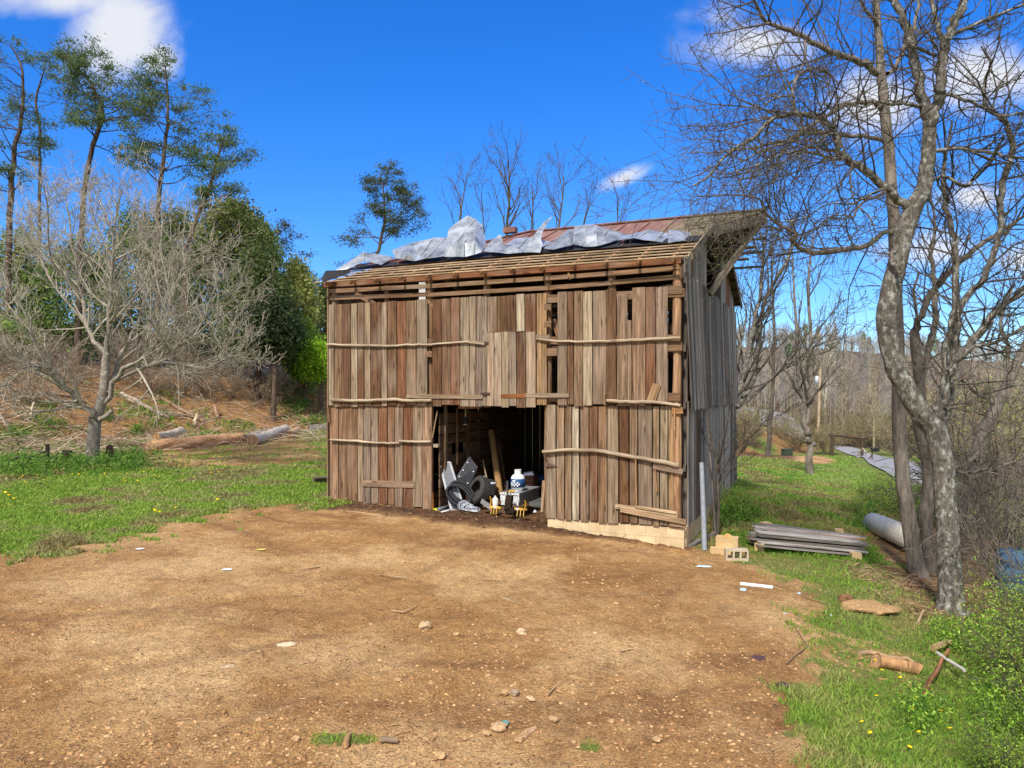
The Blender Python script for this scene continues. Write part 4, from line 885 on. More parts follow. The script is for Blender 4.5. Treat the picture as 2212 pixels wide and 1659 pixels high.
# felled logs at the left
log('felled_log', 'long orange barkless felled log at the foot of the left bank', gl(325, 975, .12), gl(519, 957, .22), .3, .26, lin(186, 142, 102), lin(206, 166, 118), bumps=.16)
log('felled_log', 'grey log end sticking out behind the orange felled log', gl(338, 962, .35), gl(392, 950, .4), .18, .19, lin(178, 164, 146))
log('felled_log', 'pale grey felled log angled back from the orange log', gl(546, 962, .2), gl(616, 938, .25), .26, .24, lin(178, 168, 156), lin(150, 122, 96))
log('felled_log', 'thin dark cut log beside the pale grey log', gl(527, 957, .2), gl(572, 942, .2), .19, .17, lin(150, 138, 124), lin(96, 74, 58))
log('felled_log', 'short stubby log beyond the pale grey log', gl(628, 948, .2), gl(642, 938, .2), .2, .18, lin(168, 140, 110), lin(110, 86, 66))
log('felled_log', 'dark furrowed log half hidden behind the left barn corner', gl(667, 938, .25), gl(730, 936, .25), .3, .3, lin(112, 104, 96), lin(92, 80, 68))
for (a, b, r, l, c) in (((262, 855), (352, 905), .11, 'straight grey log sliding down the left bank', lin(160, 146, 130)), ((275, 868), (365, 908), .08, 'thin grey log beside the straight log on the bank', lin(150, 132, 112)), ((340, 860), (440, 915), .09, 'long brown log lying across the middle of the bank', lin(140, 116, 92)),
                        ((372, 898), (450, 912), .06, 'short fallen limb low on the bank', lin(150, 126, 98)), ((100, 855), (150, 862), .09, 'fallen limb on the bank left of the pale tree', lin(150, 124, 104)), ((420, 922), (424, 900), .09, 'cut stump standing on the bank', lin(196, 176, 146)),
                        ((640, 820), (690, 826), .12, 'pale log on the green slope near the barn', lin(206, 170, 140)), ((66, 905), (70, 875), .05, 'white broken stem standing on the left bank', lin(206, 190, 164)), ((470, 905), (462, 880), .08, 'split broken stub on the bank', lin(160, 130, 104)),
                        ((530, 895), (545, 920), .07, 'leaning broken limb at the right of the bank', lin(164, 148, 130)), ((0, 905), (22, 935), .07, 'grey limb at the left edge of the bank', lin(160, 150, 138))):
    A = gl(*a, .1); B = gl(*b, .1)
    if abs(a[0]-b[0]) < 20: B = A+Vector(((b[0]-a[0])/FPX*A.y, .1, (a[1]-b[1])/FPX*A.y))
    mb = MB(); n = 7; mb.tube([(B-A)*(i/(n-1))+Vector((random.uniform(-1, 1), random.uniform(-1, 1), random.uniform(-1, 1)))*r*.3 for i in range(n)], [r*(1.05-.3*i/(n-1)) for i in range(n)], 9, jit(c, .1))
    tag(mb.build('fallen_limb', M['log'], None, A), l, 'fallen limb')
# dark old implement in the weeds at the far left
p = G(80, 1010); t = thing('rusty_implement', 'dark rusty farm implement half hidden in the weeds at the left', 'farm implement', p)
mb = MB(); mb.tube([(-.8, 0, .22), (-.6, 0, .3), (.55, .1, .27)], .04, 7, lin(56, 46, 42)); mb.build('beam', M['rough'], t)
mb = MB(); mb.tube([(.3, .05, .05), (.28, .05, .7)], .055, 7, lin(52, 44, 40)); mb.build('upright', M['rough'], t)
mb = MB(); mb.tube([(-.3, 0, .28), (.25, .05, .5)], .025, 6, lin(60, 50, 44)); mb.build('strut', M['rough'], t)
p = G(145, 995); mb = MB(); mb.lathe([(.12, 0), (.15, .05), (.15, .3), (.12, .34)], 14, lin(40, 32, 30)); tag(mb.build('stump', M['rough'], None, p), 'small dark stump in the weeds left of the pale tree', 'stump')
p = G(237, 1000); mb = MB(); mb.lathe([(.15, 0), (.12, .15), (.13, .35), (.1, .55), (.03, .6)], 12, lin(96, 76, 62)); tag(mb.build('stump', M['log'], None, p), 'taller dark stump in the weeds right of the pale tree', 'stump')
# far things on the right: pole, gate, mailbox, transformer cabinet
b = G(1766, 977); k = b.y/FPX; t = thing('utility_pole', 'pale wooden utility pole carrying a grey transformer', 'utility pole', b)
tp = Vector(((1772-1766)*k, 0, (977-793)*k)); mb = MB(); mb.tube([Vector(), tp*.5, tp], [.2, .18, .15], 10, lin(198, 176, 150)); mb.build('pole', M['wood'], t)
mb = MB(); c = tp*.86; mb.lathe([(.05, 0), (.25, .02), (.25, .9), (.2, 1.0), (.03, 1.05)], 14, lin(196, 204, 212), c+Vector((-.45, -.1, -.7))); mb.build('transformer', M['attr'], t)
mb = MB(); mb.beam(c+Vector((-.3, 0, -.2)), c+Vector((0, 0, -.2)), .08, .08, lin(120, 120, 120)); mb.build('bracket', M['attr'], t)
b = G(1798, 986); k = b.y/FPX; print('gate', b); t = thing('log_gateway', 'dark log gateway of two posts and a crossbeam beside the road', 'gateway', b)
x2 = (1862-CX)*k; b2 = Vector((x2, b.y, h1(x2, b.y)))-b; hgt = 44*k
for q, hh in ((Vector(), hgt), (b2, hgt-.3-b2.z)): mb = MB(); mb.tube([q-Vector((0, 0, .3)), q+Vector((0, 0, hh*.5)), q+Vector((0, 0, hh))], .18, 8, lin(78, 64, 54)); mb.build('post', M['rough'], t)
mb = MB(); a = Vector((-.35, 0, hgt+.12)); e = Vector((b2.x+.5, b2.y, hgt-.25)); mb.tube([a, a.lerp(e, .3)+Vector((0, 0, .05)), a.lerp(e, .7)-Vector((0, 0, .05)), e], .17, 8, lin(84, 66, 56)); mb.build('crossbeam', M['rough'], t)
mb = MB(); mb.beam(b2+Vector((-1.0, -.5, -.1)), b2+Vector((0, -.2, 1.1)), .12, .12, lin(130, 110, 92)); mb.beam(b2+Vector((.9, -.5, -.2)), b2+Vector((0, -.2, 1.1)), .12, .12, lin(180, 168, 150)); mb.build('strut', M['rough'], t)
b = G(1884, 996); print('mail', b, G(1766, 977), G(1700, 985)); t = thing('mailbox', 'black mailbox on a short post beside the road', 'mailbox', b); t.scale = (.7, .7, .75)
mb = MB(); mb.beam((0, 0, -.2), (0, 0, 1.0), .12, .12, lin(110, 90, 76)); mb.beam((-.4, 0, .2), (0, 0, .7), .09, .09, lin(90, 74, 64)); mb.build('post', M['wood'], t)
mb = MB(); n = 8; pr = [(-.2, 1.02), (.2, 1.02)]+[(.2*math.cos(a), 1.22+.2*math.sin(a)) for a in np.linspace(0, math.pi, n)]
mb.raw([(-.1+d, y, z) for d in (0, .85) for y, z in pr], [tuple(range(n+2)), tuple(range(2*n+3, n+1, -1))]+[(i, (i+1) % (n+2), n+2+(i+1) % (n+2), n+2+i)[::-1] for i in range(n+2)], lin(28, 30, 36)); mb.build('box', M['attr'], t)
b = G(1700, 985); t = thing('utility_cabinet', 'small green utility cabinet near the far tree', 'cabinet', b, .2)
mb = MB(); mb.bx(-.45, .45, -.3, .3, -.1, .62, lin(58, 72, 58)); mb.build('case', M['attr'], t); mb = MB(); mb.bx(-.48, .48, -.33, .33, .622, .7, lin(66, 80, 64)); mb.build('lid', M['attr'], t)
# ------------------------------------------------------------------ ground
def vn(x, y, s, seed=0):
    x = np.asarray(x)/s+seed*17.3; y = np.asarray(y)/s-seed*9.1
    xi = np.floor(x); yi = np.floor(y); fx = x-xi; fy = y-yi; fx = fx*fx*(3-2*fx); fy = fy*fy*(3-2*fy)
    hs = lambda a, b: np.modf(np.abs(np.sin(a*127.1+b*311.7+seed*3.7)*43758.5453))[0]
    return (hs(xi, yi)*(1-fx)+hs(xi+1, yi)*fx)*(1-fy)+(hs(xi, yi+1)*(1-fx)+hs(xi+1, yi+1)*fx)*fy
def fbm(x, y, s, seed=0): return vn(x, y, s, seed)*.5+vn(x, y, s*.47, seed+1)*.3+vn(x, y, s*.21, seed+2)*.2
def sdist(x, y, poly):
    """signed distance to a polygon (positive inside)"""
    P = np.array(poly); d = np.full(x.shape, 1e9); ins = np.zeros(x.shape, bool)
    for a, b in zip(P, np.roll(P, -1, 0)):
        e = b-a; t = np.clip(((x-a[0])*e[0]+(y-a[1])*e[1])/(e@e+1e-9), 0, 1)
        d = np.minimum(d, np.hypot(x-a[0]-e[0]*t, y-a[1]-e[1]*t))
        c = ((a[1] > y) != (b[1] > y)) & (x < (b[0]-a[0])*(y-a[1])/(b[1]-a[1]+1e-12)+a[0]); ins ^= c
    return np.where(ins, d, -d)
gp = lambda px, py: tuple(G(px, py)[:2])
DIRT = [(-16, 9.4), gp(0, 1186), gp(130, 1190), gp(230, 1152), gp(350, 1130), gp(480, 1102), gp(600, 1096), gp(700, 1087), tuple(B2W((0, .3, 0))[:2]), tuple(B2W((0, 7.9, 0))[:2]), tuple(B2W((8.1, 7.9, 0))[:2]), tuple(B2W((8.2, 1, 0))[:2]),
        gp(1500, 1192), gp(1570, 1205), gp(1650, 1240), gp(1730, 1265), gp(1760, 1300), gp(1780, 1380), gp(1750, 1460), gp(1740, 1560), gp(1725, 1659), (2.35, 1.5), (-16, 1.5)]
LOGZ = [gp(300, 1010), gp(480, 1012), gp(700, 1000), gp(705, 965), gp(640, 940), gp(430, 930), gp(250, 975)]
PATCH = [gp(1580, 968), gp(1660, 970), gp(1780, 986), gp(1815, 1001), gp(1750, 1003), gp(1680, 990), gp(1580, 983)]
TREEZ = [gp(1880, 1160), gp(1890, 1230), gp(1960, 1300), gp(2060, 1340), gp(2200, 1330), gp(2212, 1180), gp(1990, 1130)]
DK = [np.array(gp(700, 1093)), np.array(gp(950, 1116)), np.array(gp(1180, 1140)), np.array(gp(1330, 1160))]
TRK = [[gp(0, 1345), gp(500, 1300), gp(900, 1235), gp(1080, 1150)], [gp(0, 1478), gp(600, 1395), gp(980, 1290), gp(1130, 1175)], [gp(1655, 1655), gp(1690, 1500), gp(1740, 1340), gp(1755, 1275)], [gp(1180, 1655), gp(1330, 1420), gp(1440, 1290), gp(1500, 1215)], [gp(1360, 1655), gp(1470, 1440), gp(1570, 1300)], [gp(300, 1655), gp(800, 1420), gp(1120, 1240)]]
def trackd(x, y):
    d = np.full(x.shape, 1e9)
    for P in TRK:
        P = smooth2(P)
        for a, b in zip(P[:-1], P[1:]):
            e = b-a; t = np.clip(((x-a[0])*e[0]+(y-a[1])*e[1])/(e@e), 0, 1); d = np.minimum(d, np.hypot(x-a[0]-e[0]*t, y-a[1]-e[1]*t))
    return d
def smooth2(P):
    P = [np.array(p, float) for p in P]; Q = []
    for i in range(len(P)-1):
        a, b, c, e = P[max(i-1, 0)], P[i], P[i+1], P[min(i+2, len(P)-1)]
        for t in (0, .25, .5, .75): Q.append(.5*(2*b+(c-a)*t+(2*a-5*b+4*c-e)*t*t+(3*b-a-3*c+e)*t**3))
    return Q+[P[-1]]
def masks(x, y):
    n = fbm(x, y, 1.3, 3)-.5; n2 = fbm(x, y, .45, 5)-.5
    nk = np.clip((y-4)/10, .12, 1); sd = sdist(x, y, DIRT)+(n*2.6+n2*1.6)*nk+(fbm(x, y, .25, 14)-.5)*.8
    grass = 1-sstep(sd/(.7+1.7*nk)+.42)
    grass = np.minimum(grass, 1-.6*sstep((sdist(x, y, LOGZ)+n*2)/1.5+.5))
    grass = np.minimum(grass, 1-sstep((sdist(x, y, PATCH)+n*2)/1.2+.5))
    grass = np.minimum(grass, 1-.75*sstep((sdist(x, y, TREEZ)+n*2)/.8+.5))
    brt = fbm(x, y, 2.4, 8); rz = sstep((x-2.2)/2)*sstep((14-y)/3); grass = grass*(1-rz*.12*sstep((brt-.45)/.16))*(1-.33*sstep((fbm(x, y, 1.1, 91)-.5)/.12)*sstep((x-1.5)/1.5)*sstep((17-y)/3))
    grass = np.maximum(grass, (sd > 0)*.62*sstep((fbm(x, y, 1.0, 21)-.70)/.07)*sstep((9-y)/3))
    t = -.754*(x+24)+.657*(y-24.5)+n*2.5
    bank = sstep((t+1)/1.5)*(1-sstep((t-6)/3)); gb = sstep((fbm(x, y, 2.2, 12)-.52)/.12)*.6+sstep((x+13)/4)*.25
    grass = np.where(t > -1, grass*(1-sstep((t+1)/1.5))+bank*gb, grass)
    grass *= 1-sstep((t-6)/3)*.85
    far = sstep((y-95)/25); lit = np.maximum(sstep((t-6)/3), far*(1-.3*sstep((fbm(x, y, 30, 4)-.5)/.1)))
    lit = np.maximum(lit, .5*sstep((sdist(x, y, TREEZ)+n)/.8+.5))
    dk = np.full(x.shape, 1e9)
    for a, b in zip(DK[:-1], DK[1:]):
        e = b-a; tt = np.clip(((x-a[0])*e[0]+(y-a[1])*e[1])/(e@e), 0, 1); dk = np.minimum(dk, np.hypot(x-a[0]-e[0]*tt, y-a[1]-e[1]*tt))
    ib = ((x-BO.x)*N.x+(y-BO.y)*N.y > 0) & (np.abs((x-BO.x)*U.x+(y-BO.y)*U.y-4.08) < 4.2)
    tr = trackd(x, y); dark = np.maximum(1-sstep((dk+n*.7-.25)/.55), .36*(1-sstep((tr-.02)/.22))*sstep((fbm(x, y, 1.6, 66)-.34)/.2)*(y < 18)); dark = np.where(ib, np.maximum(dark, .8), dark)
    return grass, dark, bank, lit
def micro(x, y, gr, dk):
    near = 1-sstep((y-22)/8)
    d = (fbm(x, y, .6, 31)-.5)*.06+(fbm(x, y, .22, 33)-.5)*.035
    rad = np.hypot(x+1.5, y-19); d = d-.035*(1-sstep((trackd(x, y)-.06)/.14))+.02*(1-sstep((np.abs(trackd(x, y)-.24))/.1)); d = d+(vn(rad*1.9, np.arctan2(x+1.5, 19-y)*3, 1, 40)-.5)*.045*(1-gr)
    return near*(d+dk*(fbm(x, y, .35, 35))*.10)
def axis(lo, f0, f1, hi, step, g):
    c = list(np.arange(f0, f1, step)); s = step; a = f0
    while a > lo: s *= g; a -= s; c.insert(0, a)
    s = step; a = c[-1]
    while a < hi: s *= g; a += s; c.append(a)
    return np.array(c)
xs = axis(-420, -11, 10, 420, .10, 1.06); ys = axis(-60, 3.4, 20, 620, .10, 1.035)
X, Y = np.meshgrid(xs, ys); x = X.ravel(); y = Y.ravel()
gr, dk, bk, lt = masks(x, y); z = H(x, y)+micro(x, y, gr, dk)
nx, ny = len(xs), len(ys); idx = np.arange(nx*ny).reshape(ny, nx)
F = np.stack([idx[:-1, :-1], idx[:-1, 1:], idx[1:, 1:], idx[1:, :-1]], -1).reshape(-1, 4)
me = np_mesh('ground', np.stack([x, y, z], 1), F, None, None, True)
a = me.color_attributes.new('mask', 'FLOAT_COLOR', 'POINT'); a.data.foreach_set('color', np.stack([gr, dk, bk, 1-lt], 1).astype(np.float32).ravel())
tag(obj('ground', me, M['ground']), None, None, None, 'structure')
def ribbon(name, pts, w, mat, lift=.03):
    P = [Vector((*p[:2], 0)) for p in pts]; Q = []
    for i in range(len(P)-1):
        for k in range(8): Q.append(P[i].lerp(P[i+1], k/8))
    Q.append(P[-1]); V = []; F = []
    for i, q in enumerate(Q):
        t = (Q[min(i+1, len(Q)-1)]-Q[max(i-1, 0)]).normalized(); s = Vector((-t.y, t.x, 0)); k = w
        for j in range(5): p = q+s*k*(j/4-.5); V.append((p.x, p.y, h1(p.x, p.y)+lift+.05*(1-abs(j-2)/2)))
    for i in range(len(Q)-1):
        for j in range(4): F.append((i*5+j, i*5+j+1, i*5+6+j, i*5+5+j))
    tag(obj(name, np_mesh(name, V, F, None, None, True), mat), None, None, None, 'structure')
asph = m_plain('road_asphalt', lin(142, 142, 146), .9, 0, .15, 3)
ROADP = [gp(1815, 965), gp(1835, 974), gp(1880, 988), gp(1930, 1006), gp(1975, 1025), gp(2030, 1060)]
ribbon('road', [gp(1815, 965), gp(1835, 974), gp(1880, 988), gp(1930, 1006), gp(1975, 1025), gp(2030, 1060)], 3.2, asph, .10)
ribbon('road', [gp(1628, 884), gp(1648, 898), gp(1668, 915), gp(1690, 938)], 11, asph, .25)
# ------------------------------------------------------------------ sky
w = bpy.data.worlds.new('World'); SC.world = w; w.use_nodes = True; nt = w.node_tree; nt.nodes.clear()
SUN_EL, SUN_AZ = math.radians(48), math.atan2(-.30, -.76)
def wn(typ, **kw):
    nd = nt.nodes.new(typ)
    for k, v in kw.items():
        if k.startswith('i_'):
            key = k[2:]; key = int(key) if key.isdigit() else key.replace('_', ' ')
            if isinstance(v, bpy.types.NodeSocket): nt.links.new(v, nd.inputs[key])
            else: nd.inputs[key].default_value = v
        else: setattr(nd, k, v)
    return nd
def wm(op, a, b=0., clamp=False): return wn('ShaderNodeMath', operation=op, i_0=a, i_1=b, use_clamp=clamp).outputs[0]
sky = wn('ShaderNodeTexSky', sky_type='NISHITA', sun_disc=False, sun_elevation=SUN_EL, sun_rotation=SUN_AZ, altitude=300, air_density=1.0, dust_density=.3, ozone_density=3.0)
hs0 = wn('ShaderNodeHueSaturation', i_Hue=.503, i_Saturation=1.32, i_Value=SKYV, i_Color=sky.outputs[0])
hs = wn('ShaderNodeMix', data_type='RGBA', blend_type='MULTIPLY', i_0=1.0, i_6=hs0.outputs[0])
dirz = wn('ShaderNodeSeparateXYZ', i_Vector=wn('ShaderNodeTexCoord').outputs['Generated']).outputs[2]
hz_ = wn('ShaderNodeMapRange', i_Value=dirz, i_1=.02, i_2=.42).outputs[0]
tn = wn('ShaderNodeMix', data_type='RGBA', i_0=hz_, i_6=(.50, .62, .82, 1), i_7=(.34, .70, 1.04, 1)); nt.links.new(tn.outputs[2], hs.inputs[7])
bg = wn('ShaderNodeBackground', i_Color=hs.outputs[2], i_Strength=.12)
dirv = wn('ShaderNodeTexCoord').outputs['Generated']; sp = wn('ShaderNodeSeparateXYZ', i_Vector=dirv).outputs
yy = wm('MAXIMUM', sp[1], .02); uu = wm('DIVIDE', sp[0], yy); vv = wm('DIVIDE', sp[2], yy)
uv = wn('ShaderNodeCombineXYZ', i_X=uu, i_Y=vv).outputs[0]
nz = wn('ShaderNodeTexNoise', i_Vector=uv, i_Scale=7.5, i_Detail=9, i_Roughness=.62, i_Distortion=.5).outputs['Fac']
nz2 = wn('ShaderNodeTexNoise', i_Vector=uv, i_Scale=2.2, i_Detail=2).outputs['Fac']
cl = None
for cx, cy, rx, ry, k in ((270, 50, 140, 155, 1.1), (150, 0, 230, 50, .9), (340, 125, 70, 60, .9), (1630, 98, 180, 70, 1.05), (1560, 40, 90, 60, .45), (2140, 165, 190, 90, 1.1), (1890, 225, 150, 85, 1.05), (1345, 385, 62, 22, .75), (2105, 425, 110, 40, .9), (2010, 540, 150, 50, .9), (2220, 560, 120, 40, .7)):
    a = wm('MULTIPLY', wm('SUBTRACT', uu, (cx-CX)/FPX), FPX/rx); b = wm('MULTIPLY', wm('SUBTRACT', vv, (HY-cy)/FPX), FPX/ry)
    if cx == 1345: b = wm('SUBTRACT', b, wm('MULTIPLY', a, 1.1))
    d = wm('SQRT', wm('ADD', wm('MULTIPLY', a, a), wm('MULTIPLY', b, b)))
    f = wm('MULTIPLY', wm('SUBTRACT', 1.0, d), k); cl = f if cl is None else wm('MAXIMUM', cl, f)
dens = wm('ADD', cl, wm('MULTIPLY', wm('SUBTRACT', wm('ADD', nz, wm('MULTIPLY', wm('SUBTRACT', nz2, .5), .4)), .5), 1.5))
mr = wn('ShaderNodeMapRange', i_Value=dens, i_1=-.08, i_2=.85, interpolation_type='SMOOTHSTEP').outputs[0]
mr = wm('MULTIPLY', wm('MULTIPLY', mr, wm('GREATER_THAN', sp[1], .03)), wm('GREATER_THAN', cl, -.9))
# broken cloud added out of view, behind and above the photographer, as neutral fill
no = wn('ShaderNodeTexNoise', i_Vector=dirv, i_Scale=2.6, i_Detail=5, i_Roughness=.6).outputs['Fac']
oc = wn('ShaderNodeMapRange', i_Value=no, i_1=.36, i_2=.56, interpolation_type='SMOOTHSTEP').outputs[0]
aw = wn('ShaderNodeMapRange', i_Value=sp[1], i_1=.62, i_2=.40, interpolation_type='SMOOTHSTEP').outputs[0]
oc = wm('MULTIPLY', oc, aw)
bo = wn('ShaderNodeBackground', i_Color=(.96, .97, 1, 1), i_Strength=.5)
bc = wn('ShaderNodeBackground', i_Color=(.93, .95, 1, 1), i_Strength=CLOUDV)
mx = wn('ShaderNodeMixShader', i_0=wm('MULTIPLY', mr, .95), i_1=bg.outputs[0], i_2=bc.outputs[0])
mx = wn('ShaderNodeMixShader', i_0=oc, i_1=mx.outputs[0], i_2=bo.outputs[0])
nt.links.new(mx.outputs[0], wn('ShaderNodeOutputWorld').inputs[0])
sd = bpy.data.lights.new('sun', 'SUN'); sd.energy = SUNV; sd.angle = math.radians(SUNA); sd.color = (1, .94, .85)
so = bpy.data.objects.new('sun', sd); COL.objects.link(so)
S = Vector((math.sin(SUN_AZ)*math.cos(SUN_EL), math.cos(SUN_AZ)*math.cos(SUN_EL), math.sin(SUN_EL)))
so.rotation_euler = S.to_track_quat('Z', 'Y').to_euler(); so.location = (-10, -14, 25)
SC.view_settings.view_transform = 'Standard'; SC.view_settings.look = 'None'; SC.view_settings.exposure = EXPO; SC.view_settings.gamma = 1
# ------------------------------------------------------------------ trees
def rv(): return Vector((random.gauss(0, 1), random.gauss(0, 1), random.gauss(0, 1)))
def grow(ch, p, d, L, r, lev, P, tips=None):
    n = P['seg'][min(lev, len(P['seg'])-1)]; st = L/n; pts = [p.copy()]; ds = [d.copy()]; q = p.copy(); dd = d.normalized()
    wob = P['wob']; up = P['up'][min(lev, len(P['up'])-1)]
    for i in range(n):
        dd = (dd+rv()*wob+Vector((0, 0, up))).normalized(); q = q+dd*st; pts.append(q.copy()); ds.append(dd.copy())
    rm = P['rmin']; rad = [max(rm, r*(1-.75*i/n)) for i in range(n+1)]
    ch.append((pts, rad)); 
    if tips is not None and lev >= P['max']-P.get('tl', 0): tips.append((q.copy(), dd.copy(), lev)); 
    if lev < P['max']: kids(ch, pts, rad, L, lev+1, P, P['n'][min(lev, len(P['n'])-1)], tips, P.get('t0', .18))
def kids(ch, pts, rad, L, lev, P, n, tips=None, t0=.15, t1=1.0):
    m = len(pts)-1
    for k in range(n):
        t = t0+(t1-t0)*(k+random.random())/n; f = min(m-1e-4, t*m); i = int(f); p = pts[i].lerp(pts[i+1], f-i); d = (pts[i+1]-pts[i]).normalized()
        ax = d.cross(rv()).normalized(); an = math.radians(random.uniform(*P['ang'])); nd = rot_about(d, ax, an)
        rr = rad[i]*random.uniform(.45, .7); ll = L*P['rat']*random.uniform(.6, 1.25)*(1.15-.5*t)
        grow(ch, p, nd, ll, max(P['rmin'], min(rr, P.get('rcap', 9))), lev, P, tips)
def smooth_chain(pts, sub=3):
    Q = []; n = len(pts)
    for i in range(n-1):
        p0, p1, p2, p3 = pts[max(i-1, 0)], pts[i], pts[i+1], pts[min(i+2, n-1)]
        for k in range(sub):
            t = k/sub; Q.append(.5*((2*p1)+(p2-p0)*t+(2*p0-5*p1+4*p2-p3)*t*t+(3*p1-p0-3*p2+p3)*t**3))
    Q.append(pts[-1]); return Q
def traced(data, d0, d1=None, sub=3, wob=0.):
    """limb drawn as (x, y, width) in picture units, running from depth d0 to d1"""
    d1 = d0 if d1 is None else d1; n = len(data); P = []; R = []
    for i, (x, y, wd) in enumerate(data):
        d = d0+(d1-d0)*i/(n-1); P.append(W(x, y, d)); R.append(wd*.5*d/FPX)
    Q = smooth_chain(P, sub); rr = np.interp(np.linspace(0, n-1, len(Q)), range(n), R)
    if wob: Q = [Q[0]]+[q+rv()*wob*r for q, r in zip(Q[1:], rr[1:])]
    return (Q, list(rr))
def chains_mesh(name, chains, off, rmin=0.):
    Vs = []; Fs = []; b = 0
    for pts, rad in chains:
        r0 = max(rad); k = 12 if r0 > .12 else 7 if r0 > .04 else 5 if r0 > .02 else 3
        V, F = tube_np(pts, rad, k); Vs.append(V); Fs.append(F+b); b += len(V)
    V = np.concatenate(Vs)-np.array(tuple(off)); return np_mesh(name, V, np.concatenate(Fs), None, None, True)
def leaf_mesh(name, cen, size, cols, asp=1., nrm=None, per=1, spread=0., off=(0, 0, 0), droop=0., curl=False):
    cen = np.repeat(np.asarray(cen, float).reshape(-1, 3), per, 0); n = len(cen)
    cen = cen+RNG.normal(size=(n, 3))*np.asarray(spread)-np.array(tuple(off))
    a = RNG.normal(size=(n, 3)); a[:, 2] -= droop; a /= np.linalg.norm(a, axis=1, keepdims=True)
    b = np.cross(a, RNG.normal(size=(n, 3))); b /= np.linalg.norm(b, axis=1, keepdims=True)+1e-9
    s = size*RNG.uniform(.6, 1.3, (n, 1)); A = a*s*asp; B = b*s
    V = np.stack([cen-A, cen+B*.5, cen+A, cen-B*.5], 1).reshape(-1, 3)
    F = np.arange(n*4).reshape(n, 4); cols = np.asarray(cols, float)
    ci = RNG.integers(0, len(cols), n); c = cols[ci]*RNG.uniform(.75, 1.25, (n, 1)); c[:, 3:] = 1
    return np_mesh(name, V, F, np.repeat(c, 4, 0))
def make_tree(name, label, base, trunk, twigs, mt, mtw=None, leaves=None, group=None, cat='tree', crown='crown'):
    t = thing(name, label, cat, base, 0, group)
    if trunk: obj('trunk', chains_mesh('trunk', trunk, base), M[mt], t)
    cr = None
    if twigs: cr = obj(crown if leaves is None else 'branches', chains_mesh('branches', twigs, base), M[mtw or mt], t)
    if leaves is not None: obj('foliage' if 'crown' != crown else 'crown', leaves, M['leaf'], t)
    return t
# --- the pale bare tree on the left
b = G(199, 1003); D = b.y
PB = dict(seg=[6, 5, 4, 4], wob=.15, up=[.05, .08, .11, .07], rmin=.0065, max=4, n=[5, 6, 5, 4], ang=(25, 60), rat=.58)
trunk = [traced([(197, 1008, 31), (202, 950, 26), (206, 904, 26), (216, 880, 22), (224, 840, 19), (228, 790, 17), (231, 760, 16)], D)]
limbs = [([(212, 905, 18), (194, 888, 17), (172, 866, 15), (140, 836, 12), (112, 800, 9), (70, 720, 7), (40, 640, 5)], 0, -1.5),
 ([(231, 765, 16), (205, 735, 13), (187, 703, 12), (176, 620, 9), (160, 549, 7), (150, 480, 5), (140, 420, 3)], 0, 1.5), ([(231, 765, 18), (234, 720, 15), (237, 640, 12), (244, 560, 9), (250, 480, 6), (262, 410, 3)], 0, -.8),
 ([(232, 850, 15), (248, 806, 13), (277, 743, 11), (300, 693, 10), (318, 640, 8), (343, 566, 6), (352, 470, 4)], 0, 1.8), ([(226, 870, 16), (255, 812, 14), (300, 783, 13), (335, 748, 12), (355, 705, 10), (368, 640, 8), (392, 560, 5), (410, 500, 3)], 0, -1.2),
 ([(240, 826, 12), (290, 802, 10), (333, 785, 9), (370, 756, 8), (433, 716, 6), (483, 666, 4), (510, 640, 3)], 0, -2.0), ([(300, 798, 8), (350, 782, 7), (400, 789, 6), (450, 793, 5), (500, 770, 3), (520, 768, 2)], -.5, -2.5),
 ([(140, 836, 8), (90, 800, 6), (40, 770, 5), (-10, 740, 4)], -.7, -2), ([(112, 800, 6), (60, 790, 5), (20, 830, 4), (5, 880, 3)], -.9, -3), ([(231, 740, 8), (290, 640, 6), (300, 540, 5), (310, 460, 3)], .2, 2.5), ([(187, 703, 8), (120, 620, 6), (80, 540, 5), (60, 470, 3)], .5, 2.2),
 ([(176, 640, 6), (110, 560, 5), (105, 470, 4), (95, 400, 3)], .7, -1), ([(70, 720, 5), (20, 660, 4), (-15, 610, 3)], -1, 0), ([(244, 560, 5), (205, 480, 4), (190, 400, 3)], 0, .8), ([(318, 640, 5), (360, 600, 4), (420, 590, 3), (470, 560, 2)], 1, 0)]
ch = []
for l, a, e in limbs:
    c = traced([(x_, y_, w_*.72) for x_, y_, w_ in l], D+a, D+e, 3, .5); trunk.append(c)
    L = sum((c[0][i+1]-c[0][i]).length for i in range(len(c[0])-1)); kids(ch, c[0], c[1], L*.62, 2, PB, int(10+L*3.2), None, .2)
trunk.append(traced([(214, 906, 12), (228, 900, 11), (243, 886, 8)], D-.1)); 
make_tree('bare_tree', 'pale bare spreading tree standing in weeds at the foot of the left bank', b, trunk, ch, 'bark_grey', 'bark_pale')
